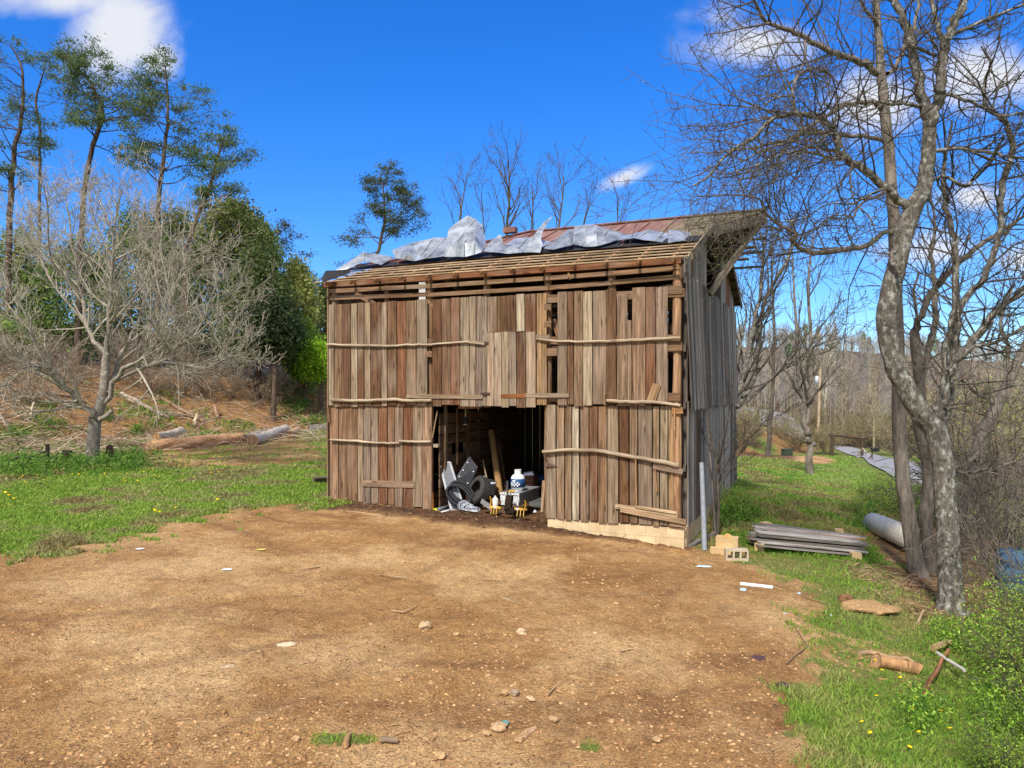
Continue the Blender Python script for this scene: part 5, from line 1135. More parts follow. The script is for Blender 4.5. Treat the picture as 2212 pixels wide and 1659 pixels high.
# --- pines
PINE = [lin(86, 112, 62), lin(108, 128, 70), lin(68, 94, 60), lin(130, 138, 86)]
PP = dict(seg=[5, 4, 3], wob=.17, up=[.02, .06, .06], rmin=.011, max=2, n=[4, 3], ang=(25, 65), rat=.42, tl=1, t0=.45)
KD = 1.15
def pine(label, tr, d, prof, nb=26, dens=7, cols=PINE, lsz=.05, low=.35, grp='pines on the left hill', base=None):
    """tr: trunk trace bottom to top; prof: rows (y, left, right) of the crown in picture columns"""
    k = d/FPX; c = traced([(x_, y_, w_*.78) for x_, y_, w_ in tr], d, d, 4, .25); b = c[0][0].copy(); gz = h1(b.x, b.y)
    if b.z > gz: c = ([Vector((b.x-.1, b.y, gz-.2)), b.lerp(Vector((b.x, b.y, gz)), .5)]+c[0], [c[1][0]*1.2, c[1][0]*1.1]+c[1])
    ch = []; tips = []; pr = sorted(prof); ysr = [p[0] for p in pr]
    P = c[0]; R = c[1]; y0, y1 = ysr[0], ysr[-1]; m = len(P)-1
    nb = int(nb*1.1)
    for i in range(nb):
        ty = y0+(y1-y0)*((i+random.random())/nb)**.9; zt = CZ-(ty-HY)*k
        j = min(range(len(P)), key=lambda q: abs(P[q].z-zt)); p = P[j]
        lx = np.interp(ty, ysr, [q[1] for q in pr]); rx = np.interp(ty, ysr, [q[2] for q in pr]); px = CX+p.x/p.y*FPX
        az = random.uniform(0, 2*math.pi); dx = math.cos(az); dy = math.sin(az)
        ext = ((rx-px) if dx > 0 else (px-lx))*k; ext = max(.5, ext)*random.uniform(.65, 1.2); ext = ext if abs(dx) > .3 else ext*.8
        rise = random.uniform(.05, .45); dv = Vector((dx, dy, rise)).normalized()
        grow(ch, p, dv, ext, max(.018, R[j]*.36), 0, PP, tips)
    cen = [];
    for q, dd, lev in tips: cen += [tuple(q)]
    cen = np.array(cen); lm = leaf_mesh('foliage', cen, lsz, cols, 2.0, None, int(dens*KD), (.26, .26, .1), c[0][0])
    base = c[0][0]
    t = thing('pine_tree', label, 'tree', base, 0, grp); obj('trunk', chains_mesh('trunk', [c], base), M['bark_pine'], t)
    obj('branches', chains_mesh('branches', ch, base), M['bark_pine'], t); obj('crown', lm, M['leaf'], t); return t
pine('tall thin pine at the far left edge with bare lower trunk', [(20, 620, 17), (23, 417, 14), (30, 333, 12), (47, 233, 9), (48, 150, 6), (22, 95, 3)], 43, [(85, -10, 50), (150, -30, 90), (250, -40, 110), (330, -40, 100), (420, -10, 70)], 30)
pine('slender pine with forked trunk second from the left edge', [(85, 600, 10), (86, 383, 8), (87, 283, 7), (77, 217, 6), (97, 150, 3)], 46, [(140, 60, 120), (200, 30, 150), (280, 20, 160), (350, 50, 140)], 16, 9)
pine('leaning pine with S shaped trunk and heavy crown swept to the left', [(170, 560, 16), (187, 373, 13), (207, 300, 12), (221, 247, 11), (213, 213, 9), (187, 167, 7), (143, 122, 3)], 43, [(97, 100, 190), (135, 98, 230), (180, 130, 290), (230, 170, 340), (280, 160, 330), (310, 150, 260)], 36, 17)
pine('straight pine standing right of the leaning pine', [(340, 560, 14), (343, 427, 12), (357, 317, 10), (363, 233, 7), (357, 140, 3)], 42, [(138, 310, 410), (190, 290, 455), (250, 265, 470), (300, 270, 450), (350, 290, 430), (405, 270, 440)], 36, 15)
pine('short pine leaning right above the cedars', [(400, 540, 13), (427, 467, 11), (460, 383, 9), (467, 350, 7), (485, 295, 3)], 41, [(292, 440, 520), (330, 430, 545), (370, 440, 560), (420, 440, 550), (455, 440, 520)], 24, 13)
pine('small open pine standing clear against the sky beyond the cedars', [(590, 640, 8), (597, 560, 7), (600, 483, 3)], 52, [(482, 582, 625), (520, 580, 650), (560, 575, 665), (600, 580, 660)], 16, 8, [lin(64, 74, 44), lin(84, 80, 54)], .055)
pine('thin young pine just left of the barn roof corner', [(664, 720, 5), (667, 640, 4), (668, 585, 2)], 54, [(585, 655, 680), (620, 645, 695), (660, 645, 695)], 12, 8, [lin(60, 80, 44)], .055)
pine('wind bent pine rising behind the barn roof', [(812, 560, 10), (818, 541, 9), (829, 490, 8), (832, 460, 6), (826, 395, 3)], 48, [(384, 795, 860), (410, 780, 905), (450, 780, 895), (480, 785, 925), (510, 735, 905), (538, 725, 880)], 30, 15, [lin(78, 96, 50), lin(112, 112, 62), lin(60, 78, 48)], .05, .3, 'pines behind the barn')
# --- dense evergreens
def evergreen(label, cx, cy, rx, ry, d, cols, n=260, per=30, lsz=.11, name='evergreen_tree', grp='evergreens along the left bank', cone=.5, cat='tree'):
    k = d/FPX; bx = (cx-CX)*k; gz = h1(bx, d); zc = CZ-(cy-HY)*k; RX = rx*k; RZ = ry*k; base = Vector((bx, d, gz)); cen = []
    lob = [(RNG.normal(size=3), RNG.uniform(.75, 1.1)) for _ in range(10)]
    while len(cen) < n:
        u = RNG.normal(size=3); u /= np.linalg.norm(u); r = RNG.uniform(.35, 1)**.45
        best = max(lob, key=lambda q: (q[0]@u)/np.linalg.norm(q[0])); r *= best[1]
        zz = u[2]*r; sc = 1-cone*max(-.3, zz)
        cen.append((bx+u[0]*r*RX*sc, d+u[1]*r*RX*sc*.9, zc+zz*RZ))
    cen = np.array(cen); cen = cen[cen[:, 2] > gz-.2]
    sh = RNG.uniform(.7, 1.3, len(cen))
    lm = leaf_mesh('crown', cen, lsz, cols, 1.1, None, per, .36*min(1, RX/2.2), base, .3)
    ch = [([base-Vector((0, 0, .3)), Vector((bx+.1, d, gz+(zc-gz)*.5)), Vector((bx, d, zc+RZ*.7))], [.16, .12, .03])]
    t = thing(name, label, cat, base, 0, grp); obj('trunk', chains_mesh('trunk', ch, base), M['bark_pine'], t); obj('crown', lm, M['leaf'], t)
    return t
CED = [lin(100, 116, 68), lin(120, 132, 78), lin(80, 96, 58)]; OLV = [lin(168, 174, 96), lin(150, 158, 88), lin(184, 184, 116)]; LIM = [lin(150, 190, 44), lin(128, 170, 38), lin(170, 200, 70)]; MID = [lin(136, 162, 82), lin(156, 178, 94), lin(116, 142, 74)]
DRK = [lin(58, 72, 46), lin(74, 88, 54)]
evergreen('tall dark cedar with drooping boughs above the bank', 555, 660, 78, 150, 42, CED, 480)
evergreen('blackish cedar bulging low at the front of the evergreens', 590, 700, 58, 75, 40.5, DRK, 300)
evergreen('olive green cedar top below the short leaning pine', 505, 500, 72, 70, 44, OLV+CED, 320)
evergreen('dark cedar directly behind the right side of the pale bare tree', 455, 640, 80, 140, 44, CED, 420)
evergreen('mid green cedar rising at the back of the evergreen mass', 560, 540, 48, 70, 47, MID, 240)
evergreen('olive evergreen with lit crown left of the barn', 640, 650, 52, 95, 46, OLV, 320)
evergreen('fresh green evergreen in front of the olive one', 645, 745, 50, 60, 44.5, MID+LIM[1:2], 260)
evergreen('dark evergreen touching the left edge of the barn', 700, 690, 30, 90, 52, CED, 220)
evergreen('bright lime green young pine beside the left barn wall', 690, 785, 42, 40, 43, LIM, 240, 34, .1, 'young_pine')
evergreen('small lime green sapling pine left of the bright one', 655, 800, 22, 26, 44, LIM, 90, 30, .1, 'young_pine')
evergreen('dark evergreen seen through the centre of the pale bare tree', 300, 580, 100, 130, 46, CED+MID, 420)
evergreen('broad green evergreen behind the left half of the pale bare tree', 170, 640, 110, 130, 45, MID+CED, 420)
evergreen('dark evergreen at the left edge behind the pale bare tree', 40, 640, 90, 150, 45, CED+OLV, 380)
evergreen('olive evergreen between the pine trunks at the left', 380, 540, 70, 90, 48, OLV+CED, 260)
evergreen('low green shrub on the bank at the left edge', 20, 735, 55, 45, 38, MID, 160, 30, .1, 'evergreen_shrub')
# --- bare trees
PT = dict(seg=[6, 5, 4, 3], wob=.1, up=[.08, .1, .06, .03], rmin=.012, max=3, n=[6, 5, 4], ang=(18, 45), rat=.55)
def bare(name, label, tr, d, mt, mtw=None, lens=2.2, nk=14, P=PT, t0=.3, rmin=None, sub=4, extra=(), leaves=None, grp=None, d1=None, lev=1):
    P = dict(P); 
    if rmin: P['rmin'] = rmin
    c = traced(tr, d, d1 or d, sub, .3); base = c[0][0].copy(); gz = h1(base.x, base.y)
    if base.z > gz: c = ([Vector((base.x, base.y, gz-.2))]+c[0], [c[1][0]*1.1]+c[1])
    base = c[0][0].copy(); tk = [c]; ch = []; tips = []
    kids(ch, c[0], c[1], lens/P['rat'], lev, P, nk, tips, t0)
    for e in extra:
        ed = e[1] if len(e) > 1 else d; q = traced(e[0], d, ed, sub, .3); tk.append(q); L = sum((q[0][i+1]-q[0][i]).length for i in range(len(q[0])-1))
        kids(ch, q[0], q[1], min(lens, L*.7)/P['rat'], lev, P, e[2] if len(e) > 2 else 8, tips, .2)
    lm = None
    if leaves: lm = leaf_mesh('leaves', [tuple(q) for q, _, _ in tips], leaves[0], leaves[1], 1., None, leaves[2], leaves[3], base)
    t = thing(name, label, 'tree', base, 0, grp); obj('trunk', chains_mesh('trunk', tk, base), M[mt], t); obj('branches', chains_mesh('branches', ch, base), M[mtw or mt], t)
    if lm: obj('leaves', lm, M['leaf'], t)
    return t
BUDS = [lin(120, 132, 70), lin(150, 150, 84), lin(110, 100, 70)]
for tr, d, l, k in (([(985, 600, 5), (990, 500, 4), (1000, 430, 3), (1010, 370, 1.5)], 52, 'thin bare tree left of the tall metal sheet on the roof', 10), ([(1095, 600, 7), (1095, 500, 6), (1100, 430, 5), (1098, 350, 2)], 50, 'tallest bare tree behind the middle of the roof', 18),
                    ([(1200, 600, 6), (1206, 500, 5), (1215, 430, 3), (1218, 380, 1.5)], 50, 'bare tree with upswept twigs behind the roof right of centre', 15), ([(1330, 600, 5), (1333, 490, 3), (1336, 425, 1.5)], 55, 'small faint bare tree behind the roof ridge', 10),
                    ([(1130, 600, 5), (1150, 500, 4), (1150, 400, 2)], 51, 'second stem beside the tallest bare tree behind the roof', 10), ([(1050, 600, 4), (1045, 500, 3), (1040, 420, 1.5)], 54, 'spindly bare tree behind the dome of metal sheet', 8), ([(1250, 600, 4), (1262, 480, 3), (1275, 430, 1.5)], 53, 'leaning bare sapling behind the crumpled metal box', 8)):
    bare('bare_tree', l, tr, d, 'bark_brown', None, 3.4, int(k*.8), dict(PT, n=[5, 4, 3], ang=(18, 50)), .3, .009, 4, (), (.05, [lin(96, 84, 60)], 1, .05), 'bare trees behind the barn')
# mid distance right
b = G(1750, 1026); d = b.y
bare('bare_tree', 'grey tree with kinked trunk standing on the far lawn', [(1750, 1027, 16), (1750, 970, 14), (1750, 953, 14), (1745, 938, 13), (1738, 922, 12), (1735, 886, 12), (1733, 854, 9), (1724, 820, 8), (1719, 700, 6), (1712, 560, 3), (1708, 470, 2)], d, 'bark_dark', 'bark_brown', 2.6, 13, dict(PT, n=[5, 4, 3]), .5, .011, 3,
     [([(1737, 920, 9), (1746, 895, 10), (1753, 858, 10), (1751, 811, 9), (1750, 700, 7), (1746, 600, 5), (1760, 480, 2)], d+.6, 12)], (.05, BUDS, 1, .05), 'trees on the far lawn')
b = G(1660, 986); d = b.y
bare('bare_tree', 'slim straight tree beside the green utility cabinet', [(1660, 986, 12), (1661, 938, 10), (1667, 867, 8), (1671, 811, 7), (1672, 700, 5), (1666, 560, 3), (1670, 480, 1.5)], d, 'bark_brown', None, 3.0, 14, dict(PT, n=[5, 4, 3]), .45, .012, 3, (), (.07, BUDS, 1, .08), 'trees on the far lawn')
b = G(1790, 955); d = b.y
bare('bare_tree', 'whitish bare sycamore behind the utility pole', [(1780, 960, 8), (1783, 880, 6), (1786, 790, 4), (1790, 740, 2)], d, 'bark_pale', 'bark_pale', 4.5, 20, PT, .25, .03, 3, (), None, 'trees on the far lawn')
b = G(1588, 968); d = 24
bare('bare_tree', 'mottled crooked tree just behind the right barn corner', [(1583, 985, 17), (1585, 950, 16), (1588, 866, 14), (1606, 816, 12), (1622, 733, 10), (1640, 650, 8), (1648, 560, 6), (1655, 500, 3)], d, 'bark_lichen', 'bark_brown', 2.0, 18, dict(PT, n=[5, 4, 4]), .25, .007, 4,
     [([(1590, 880, 12), (1615, 849, 12), (1631, 799, 11), (1641, 716, 9), (1650, 660, 8), (1678, 600, 7), (1708, 543, 5), (1720, 500, 3)], d+1, 18), ([(1610, 870, 7), (1655, 829, 6), (1715, 780, 5), (1758, 749, 4), (1808, 730, 3)], d-1, 12), ([(1590, 800, 5), (1600, 740, 5), (1612, 680, 4), (1596, 620, 2)], d, 8)], (.03, BUDS, 2, .05))
for tr, d, l, ex in (([(1548, 1165, 8), (1552, 1090, 7), (1549, 1040, 6), (1545, 990, 5), (1534, 930, 3), (1525, 850, 2)], 15.0, 'spindly sapling with curved branches in front of the gable wall', [([(1550, 1060, 4), (1580, 1010, 3), (1610, 960, 3), (1660, 900, 2), (1700, 860, 1.5)], 14.5, 8), ([(1549, 1030, 4), (1560, 960, 3), (1575, 880, 3), (1570, 780, 2)], 15.2, 8)]),
                     ([(1538, 1165, 4), (1545, 1090, 4), (1560, 1020, 3), (1600, 960, 2), (1640, 930, 1.5)], 15.2, 'thin leaning sapling behind the grey pipe', [])):
    bare('sapling', l, tr, d, 'bark_brown', None, .9, 12, dict(PT, max=2), .3, .004, 4, ex, (.015, BUDS, 1, .02), 'saplings at the gable wall')
# --- big trees on the right
gA = G(1984, 1245); dA = gA.y; gB = G(2052, 1322); dB = gB.y
PR = dict(seg=[7, 6, 5, 4], wob=.2, up=[.0, .01, .01, 0], rmin=.0038, max=4, n=[5, 5, 4, 2], ang=(25, 75), rat=.58, rcap=.018)
def big(name, label, trunks, limbs, base, mt, mtw, dens=3.0, lv=None, nl=2):
    tk = []; ch = []; tips = []
    for l, a, e in trunks: tk.append(traced(l, a, e, 4, .04))
    for l, a, e, nk in limbs:
        c = traced([(x_, y_, w_*1.15) for x_, y_, w_ in l], a, e, 4, .3); tk.append(c); L = sum((c[0][i+1]-c[0][i]).length for i in range(len(c[0])-1)); kids(ch, c[0], c[1], min(2.6, L*.75)/.75, 2, PR, nk, tips, .12)
    t = thing(name, label, 'tree', base); obj('trunk', chains_mesh('trunk', tk, base), M[mt], t); obj('branches', chains_mesh('branches', ch, base), M[mtw], t)
    obj('leaves', leaf_mesh('leaves', [tuple(q) for q, _, _ in tips], .012, BUDS, 1.2, None, 2, .02, base), M['leaf'], t); return t  # these flecks are the buds at the twig tips, not opened leaves
big('big_tree', 'tall straight dark barked tree left of the lichen covered trunk', [([(1990, 1268, 60), (1984, 1245, 44), (1976, 1210, 35), (1966, 1140, 31), (1955, 1066, 30), (1944, 960, 28), (1941, 849, 27), (1937, 700, 26), (1935, 600, 25), (1931, 500, 24), (1922, 350, 23), (1910, 233, 21), (1903, 150, 18), (1896, 60, 15), (1890, -30, 12)], dA, dA)],
    [([(1901, 160, 14), (1875, 140, 13), (1841, 127, 12), (1795, 112, 11), (1741, 83, 10), (1708, 66, 9), (1661, 50, 7), (1640, 20, 6), (1622, -15, 4)], dA, dA-1.2, 24), ([(1912, 232, 10), (1880, 222, 9), (1850, 221, 9), (1810, 236, 8), (1785, 250, 8), (1745, 275, 6), (1700, 305, 5), (1650, 325, 4), (1600, 350, 3)], dA, dA-2, 22),
     ([(1920, 305, 9), (1880, 298, 8), (1830, 293, 8), (1780, 288, 7), (1740, 290, 6), (1690, 306, 5), (1620, 320, 4), (1540, 330, 3)], dA, dA-1, 24), ([(1917, 160, 10), (1935, 140, 9), (1955, 100, 8), (1975, 60, 7), (1985, 0, 5), (1990, -20, 4)], dA, dA+1, 10), ([(1741, 83, 6), (1738, 130, 5), (1720, 165, 4), (1690, 195, 3), (1640, 215, 2)], dA-.6, dA-1, 12),
     ([(1661, 50, 5), (1620, 58, 4), (1575, 68, 3), (1520, 75, 2)], dA-1, dA-1.5, 10), ([(1925, 395, 8), (1900, 420, 6), (1860, 440, 5), (1840, 470, 4), (1800, 470, 3)], dA, dA-1.2, 10), ([(1935, 500, 8), (1905, 506, 9), (1870, 530, 10), (1830, 538, 11), (1770, 544, 10), (1735, 540, 9), (1711, 520, 8), (1720, 505, 7), (1690, 490, 6), (1655, 462, 5), (1640, 430, 4), (1590, 422, 3), (1500, 425, 2)], dA, dA-1.5, 30),
     ([(1895, 60, 8), (1870, 20, 6), (1850, -20, 5)], dA, dA-.5, 6)], gA, 'bark_dark', 'bark_brown')
big('big_tree', 'big leaning tree with white lichen patches and forked top', [([(2057, 1345, 84), (2055, 1318, 62), (2053, 1285, 51), (2049, 1200, 46), (2042, 1080, 44), (2036, 1000, 44), (2021, 933, 46), (1985, 885, 44), (1952, 830, 42), (1925, 760, 42), (1914, 683, 42), (1926, 620, 40), (1944, 545, 38), (1957, 490, 38), (1975, 445, 37), (1995, 410, 33), (2003, 360, 30), (2007, 300, 28), (2008, 262, 26)], dB, dB)],
    [([(2024, 915, 24), (2032, 885, 21), (2041, 827, 18), (2062, 785, 17), (2092, 747, 16), (2128, 707, 14), (2163, 663, 12), (2225, 625, 10)], dB, dB-.6, 24), ([(2026, 925, 18), (2046, 890, 15), (2054, 800, 13), (2056, 703, 14), (2065, 627, 13), (2062, 533, 12), (2048, 470, 10), (2038, 383, 8), (2046, 320, 6), (2058, 260, 4)], dB, dB+.6, 22), ([(2060, 790, 14), (2066, 715, 13), (2083, 649, 12), (2128, 596, 12), (2150, 534, 12), (2161, 483, 12), (2163, 417, 12), (2185, 333, 11), (2178, 277, 10), (2155, 250, 9), (2128, 220, 8), (2131, 167, 6), (2141, 140, 5), (2120, 100, 3)], dB, dB-.3, 26), ([(1998, 405, 6), (2035, 380, 6), (2085, 403, 7), (2110, 380, 7), (2138, 350, 6), (2168, 293, 4)], dB, dB, 12), ([(2092, 747, 8), (2150, 740, 7), (2225, 700, 6)], dB-.3, dB-1, 14),
     ([(2008, 270, 22), (1995, 233, 20), (1984, 190, 19), (1978, 150, 18), (1971, 100, 17), (1961, 60, 16), (1940, 20, 14), (1920, -20, 12)], dB, dB+.3, 14), ([(2008, 275, 22), (2022, 225, 21), (2030, 190, 20), (2036, 130, 19), (2045, 90, 18), (2057, 60, 17), (2075, 20, 16), (2094, -20, 14)], dB, dB-.3, 12), ([(2038, 95, 10), (2028, 70, 10), (2020, 35, 9), (2008, -15, 8)], dB-.1, dB, 5),
     ([(1962, 450, 17), (1935, 425, 16), (1908, 400, 15), (1865, 365, 14), (1832, 345, 14), (1812, 325, 13), (1808, 293, 12), (1788, 267, 11), (1750, 250, 10), (1718, 245, 10), (1685, 250, 9), (1655, 267, 8), (1625, 300, 7), (1590, 318, 6), (1560, 345, 5), (1530, 380, 4), (1495, 403, 3)], dB, dB-1.0, 34),
     ([(1718, 245, 7), (1714, 205, 6), (1718, 175, 6), (1735, 155, 5), (1765, 146, 4), (1790, 160, 3)], dB-.7, dB-.5, 12), ([(1714, 207, 5), (1690, 208, 4), (1660, 220, 4), (1640, 240, 3)], dB-.7, dB-1.2, 6), ([(1808, 290, 6), (1790, 292, 5), (1740, 320, 5), (1690, 333, 4), (1640, 355, 3), (1560, 380, 2)], dB-.5, dB-1.5, 18), ([(1832, 345, 7), (1790, 340, 6), (1740, 328, 5), (1700, 345, 4), (1650, 375, 3), (1590, 390, 2)], dB-.4, dB-1.0, 20),
     ([(2005, 330, 9), (2070, 322, 8), (2130, 328, 7), (2180, 338, 6), (2230, 345, 5)], dB, dB-.5, 14), ([(2030, 200, 8), (2080, 215, 7), (2120, 230, 6), (2160, 250, 5), (2220, 240, 4)], dB, dB-.5, 14), ([(1990, 230, 8), (1960, 225, 7), (1930, 224, 6), (1890, 222, 5), (1860, 235, 4)], dB, dB-1, 10), ([(2058, 75, 9), (2100, 55, 7), (2150, 35, 6), (2215, 10, 5)], dB-.2, dB-.6, 12),
     ([(1950, 530, 12), (1925, 548, 10), (1935, 575, 9), (1945, 590, 5)], dB, dB-.3, 2), ([(2022, 120, 7), (1985, 105, 6), (1950, 90, 5)], dB, dB, 4), ([(1930, 400, 6), (1880, 420, 5), (1840, 440, 4), (1790, 440, 3), (1740, 470, 3), (1690, 480, 2)], dB-.1, dB-1, 16), ([(1840, 350, 5), (1838, 400, 4), (1850, 440, 4), (1880, 470, 3), (1890, 500, 2)], dB-.5, dB-.8, 10)], gB, 'bark_lichen', 'bark_brown')
gC = G(2008, 1250); dC = gC.y+.6
big('big_tree', 'dark trunk squeezed between the straight tree and the lichen covered tree', [([(2010, 1255, 34), (2008, 1200, 26), (1999, 1116, 28), (2008, 1070, 31), (2008, 1010, 30), (1998, 960, 30), (1985, 907, 26), (1988, 845, 22), (1980, 770, 20), (1974, 716, 20)], dC, dC)],
    [([(1974, 720, 15), (1985, 694, 13), (2021, 623, 12), (2074, 565, 11), (2132, 520, 9), (2190, 480, 6), (2230, 460, 5)], dC, dC-1, 20), ([(2012, 738, 12), (2021, 663, 11), (2016, 596, 9), (2012, 538, 7), (2020, 480, 5), (2010, 420, 4)], dC, dC+.5, 16), ([(1990, 850, 9), (2012, 738, 12)], dC, dC, 3), ([(1985, 694, 6), (1975, 640, 5), (1985, 590, 4)], dC, dC, 6)], Vector((gC.x, dC, h1(gC.x, dC))), 'bark_dark', 'bark_brown')
gD = G(2062, 1200); dD = gD.y+.3
big('big_tree', 'slanting dark trunk right of the lichen covered tree', [([(2050, 1215, 34), (2062, 1150, 30), (2083, 1093, 28), (2100, 1030, 28), (2112, 975, 27), (2132, 916, 25), (2163, 862, 23), (2187, 805, 20), (2225, 730, 18)], dD, dD)],
    [([(2110, 985, 9), (2060, 1015, 7), (2095, 1020, 6), (2150, 1010, 6), (2225, 985, 5)], dD-.2, dD-1, 16), ([(2132, 916, 8), (2150, 880, 7), (2110, 850, 6), (2080, 820, 5)], dD, dD, 8), ([(2163, 862, 8), (2180, 760, 7), (2160, 700, 6), (2190, 620, 4)], dD, dD, 10)], Vector((gD.x, dD, h1(gD.x, dD))), 'bark_dark', 'bark_brown')
# thicket: bare bushes with arching stems
def bush_meshes(name, n, Hh, rmin, spread, mt, lev=2, leaf=None, wob=.14, up=(.02, .03, .02)):
    P = dict(seg=[7, 4, 3], wob=wob, up=list(up), rmin=rmin, max=lev, n=[6, 4], ang=(25, 70), rat=.45); ch = []; tips = []
    for i in range(n):
        a = random.uniform(0, 2*math.pi); r = random.uniform(0, .35); d = Vector((math.cos(a)*spread, math.sin(a)*spread, 1)).normalized()
        grow(ch, Vector((math.cos(a)*r, math.sin(a)*r, -.1)), d, Hh*random.uniform(.5, 1.1), rmin*random.uniform(1.5, 3), 0, P, tips)
    t = thing(name, None, 'shrub'); obj('stems', chains_mesh('stems', ch, (0, 0, 0)), M[mt], t)
    if leaf: obj('leaves', leaf_mesh('leaves', [tuple(q) for q, _, _ in tips], leaf[0], leaf[1], 1.2, None, leaf[2], leaf[3]), M['leaf'], t)
    return t
def place(src, spots, labels, group, first=True):
    for i, (x, y, s, rz) in enumerate(spots):
        o = src if (i == 0 and first) else copy_tree(src); o.location = (x, y, h1(x, y)); o.scale = (s, s, s*random.uniform(.9, 1.1)); o.rotation_euler = (0, 0, rz)
        o['label'] = labels[i] if isinstance(labels, (list, tuple)) else labels; o['group'] = group
at = lambda px, d, s=1.: ((px-CX)/FPX*d, d, s, random.uniform(0, 6.28))
tb = bush_meshes('bare_shrub', 16, 3.4, .006, .6, 'bark_dark', 2, None, .2)
place(tb, [at(2150, 16, 1.1), at(2200, 14.5, 1.1), at(2250, 13, 1.2), at(2170, 19, 1.3), at(2110, 21, 1), at(2230, 17, 1.4), at(2240, 11, .8)], 'tangled bare brown shrub in the thicket at the right edge', 'bare shrubs in the right thicket')
tb2 = bush_meshes('bare_shrub', 22, 2.6, .009, .6, 'bark_twig')
place(tb2, [at(30, 36, .9), at(90, 37, .75), at(150, 36, .8), at(260, 38, .8), at(330, 38, .75), at(390, 39, .8), at(440, 40, .9), at(500, 41, .8), at(560, 41.5, .8), at(60, 33, .6), at(-20, 34, .9), at(600, 42.5, .8), at(120, 39, .9), at(300, 41, .9), at(420, 43, 1)], 'leafless brown shrub in the brush along the top of the left bank', 'bare shrubs along the left bank')
tb3 = bush_meshes('bare_shrub', 26, 5.0, .02, .45, 'bark_twig', 2, (.08, [lin(150, 164, 84), lin(168, 172, 104), lin(150, 136, 100)], 3, .25))
place(tb3, [at(1785, 94, .8), at(1815, 108, .9), at(1720, 96, .8), at(1850, 112, 1.0), at(1885, 112, 1.0), at(1935, 92, .9), at(1690, 100, .7), at(1600, 80, 1), at(1620, 90, 1.1), at(1955, 80, 1.2), at(1995, 70, 1.2), at(2040, 66, 1.3), at(2085, 60, 1.3), at(2130, 52, 1.2), at(2180, 48, 1.2), at(2080, 44, .8), at(2130, 38, .8), at(2190, 33, .8), at(1905, 116, 1.2), at(1750, 110, 1.0)], 'budding brown shrub in the hedge beyond the far lawn', 'shrubs beyond the far lawn')
# leafy shrubs bottom right, young green shoots
SPR = [lin(166, 204, 70), lin(140, 180, 60), lin(186, 216, 96), lin(118, 152, 56)]
lb = bush_meshes('leafy_shrub', 34, 1.5, .0035, .55, 'bark_brown', 2, (.021, SPR+[lin(150, 140, 70)], 6, .06))
place(lb, [(9.0*.735, 9.0, .75, 0), (7.9*.75, 7.9, .75, 1), (7.2*.765, 7.2, .75, 2), (6.3*.77, 6.3, .6, 3), (5.6*.75, 5.6, .45, 4), (10.3*.72, 10.3, .75, 5), (8.6*.675, 8.6, .35, 2.5), (6.0*.675, 6.0, .3, .5)],
      ['largest leafy green shrub at the foot of the big trees', 'leafy green shrub in front of the largest one', 'leafy green shrub at the right edge above the bottom corner', 'small leafy shrub near the bottom right corner', 'low leafy shrub in the bottom right corner', 'leafy green shrub behind the big tree at the right edge', 'little leafy shoot left of the big shrub', 'lowest leafy sprig in the bottom right grass'], 'leafy shrubs at the lower right')
lb2 = copy_tree(lb)
place(lb2, [at(1880, 24, .6), at(1540+20, 17.2, .45), at(1915, 30, .8), at(1835, 19.5, .35), at(1590, 18.5, .4), at(1925, 21, .7), at(2000, 20, 1.0)],
      ['thin green shrub on the lawn left of the big trees', 'green shrub against the foot of the gable wall', 'green shrub further out on the lawn behind the culvert pipe', 'small green sprig above the plank pile', 'second green shrub by the gable wall', 'green shrub behind the white culvert pipe', 'green shrub between the big trunks'], 'leafy shrubs on the right lawn', True)
# vines hanging on the hood
ch = []; tips = []
PV = dict(seg=[6, 4], wob=.35, up=[-.05, -.08], rmin=.004, max=1, n=[6], ang=(30, 90), rat=.6)
for i in range(34):
    m = random.uniform(2.0, 4.0); e = .17+max(0, (m-2.35)/1.65)*1.02-random.uniform(-.04, .6); p = B2W((BW+e, m, zroof(m)+.03))
    grow(ch, p, (U*random.uniform(-.6, .8)-N*random.uniform(0, .8)+Vector((0, 0, random.uniform(-.4, .3)))).normalized(), random.uniform(.5, 1.3), .008, 0, PV, tips)
p0 = B2W((BW+.3, 3, 5.5)); t = thing('roof_vine', 'straggly vine with small pale leaves hanging over the hay hood', 'vine', p0)
obj('stems', chains_mesh('stems', ch, p0), M['bark_brown'], t)
obj('leaves', leaf_mesh('leaves', [tuple(q) for q, _, _ in tips], .018, [lin(140, 140, 70), lin(120, 126, 60)], 1.1, None, 4, .05, p0), M['leaf'], t)
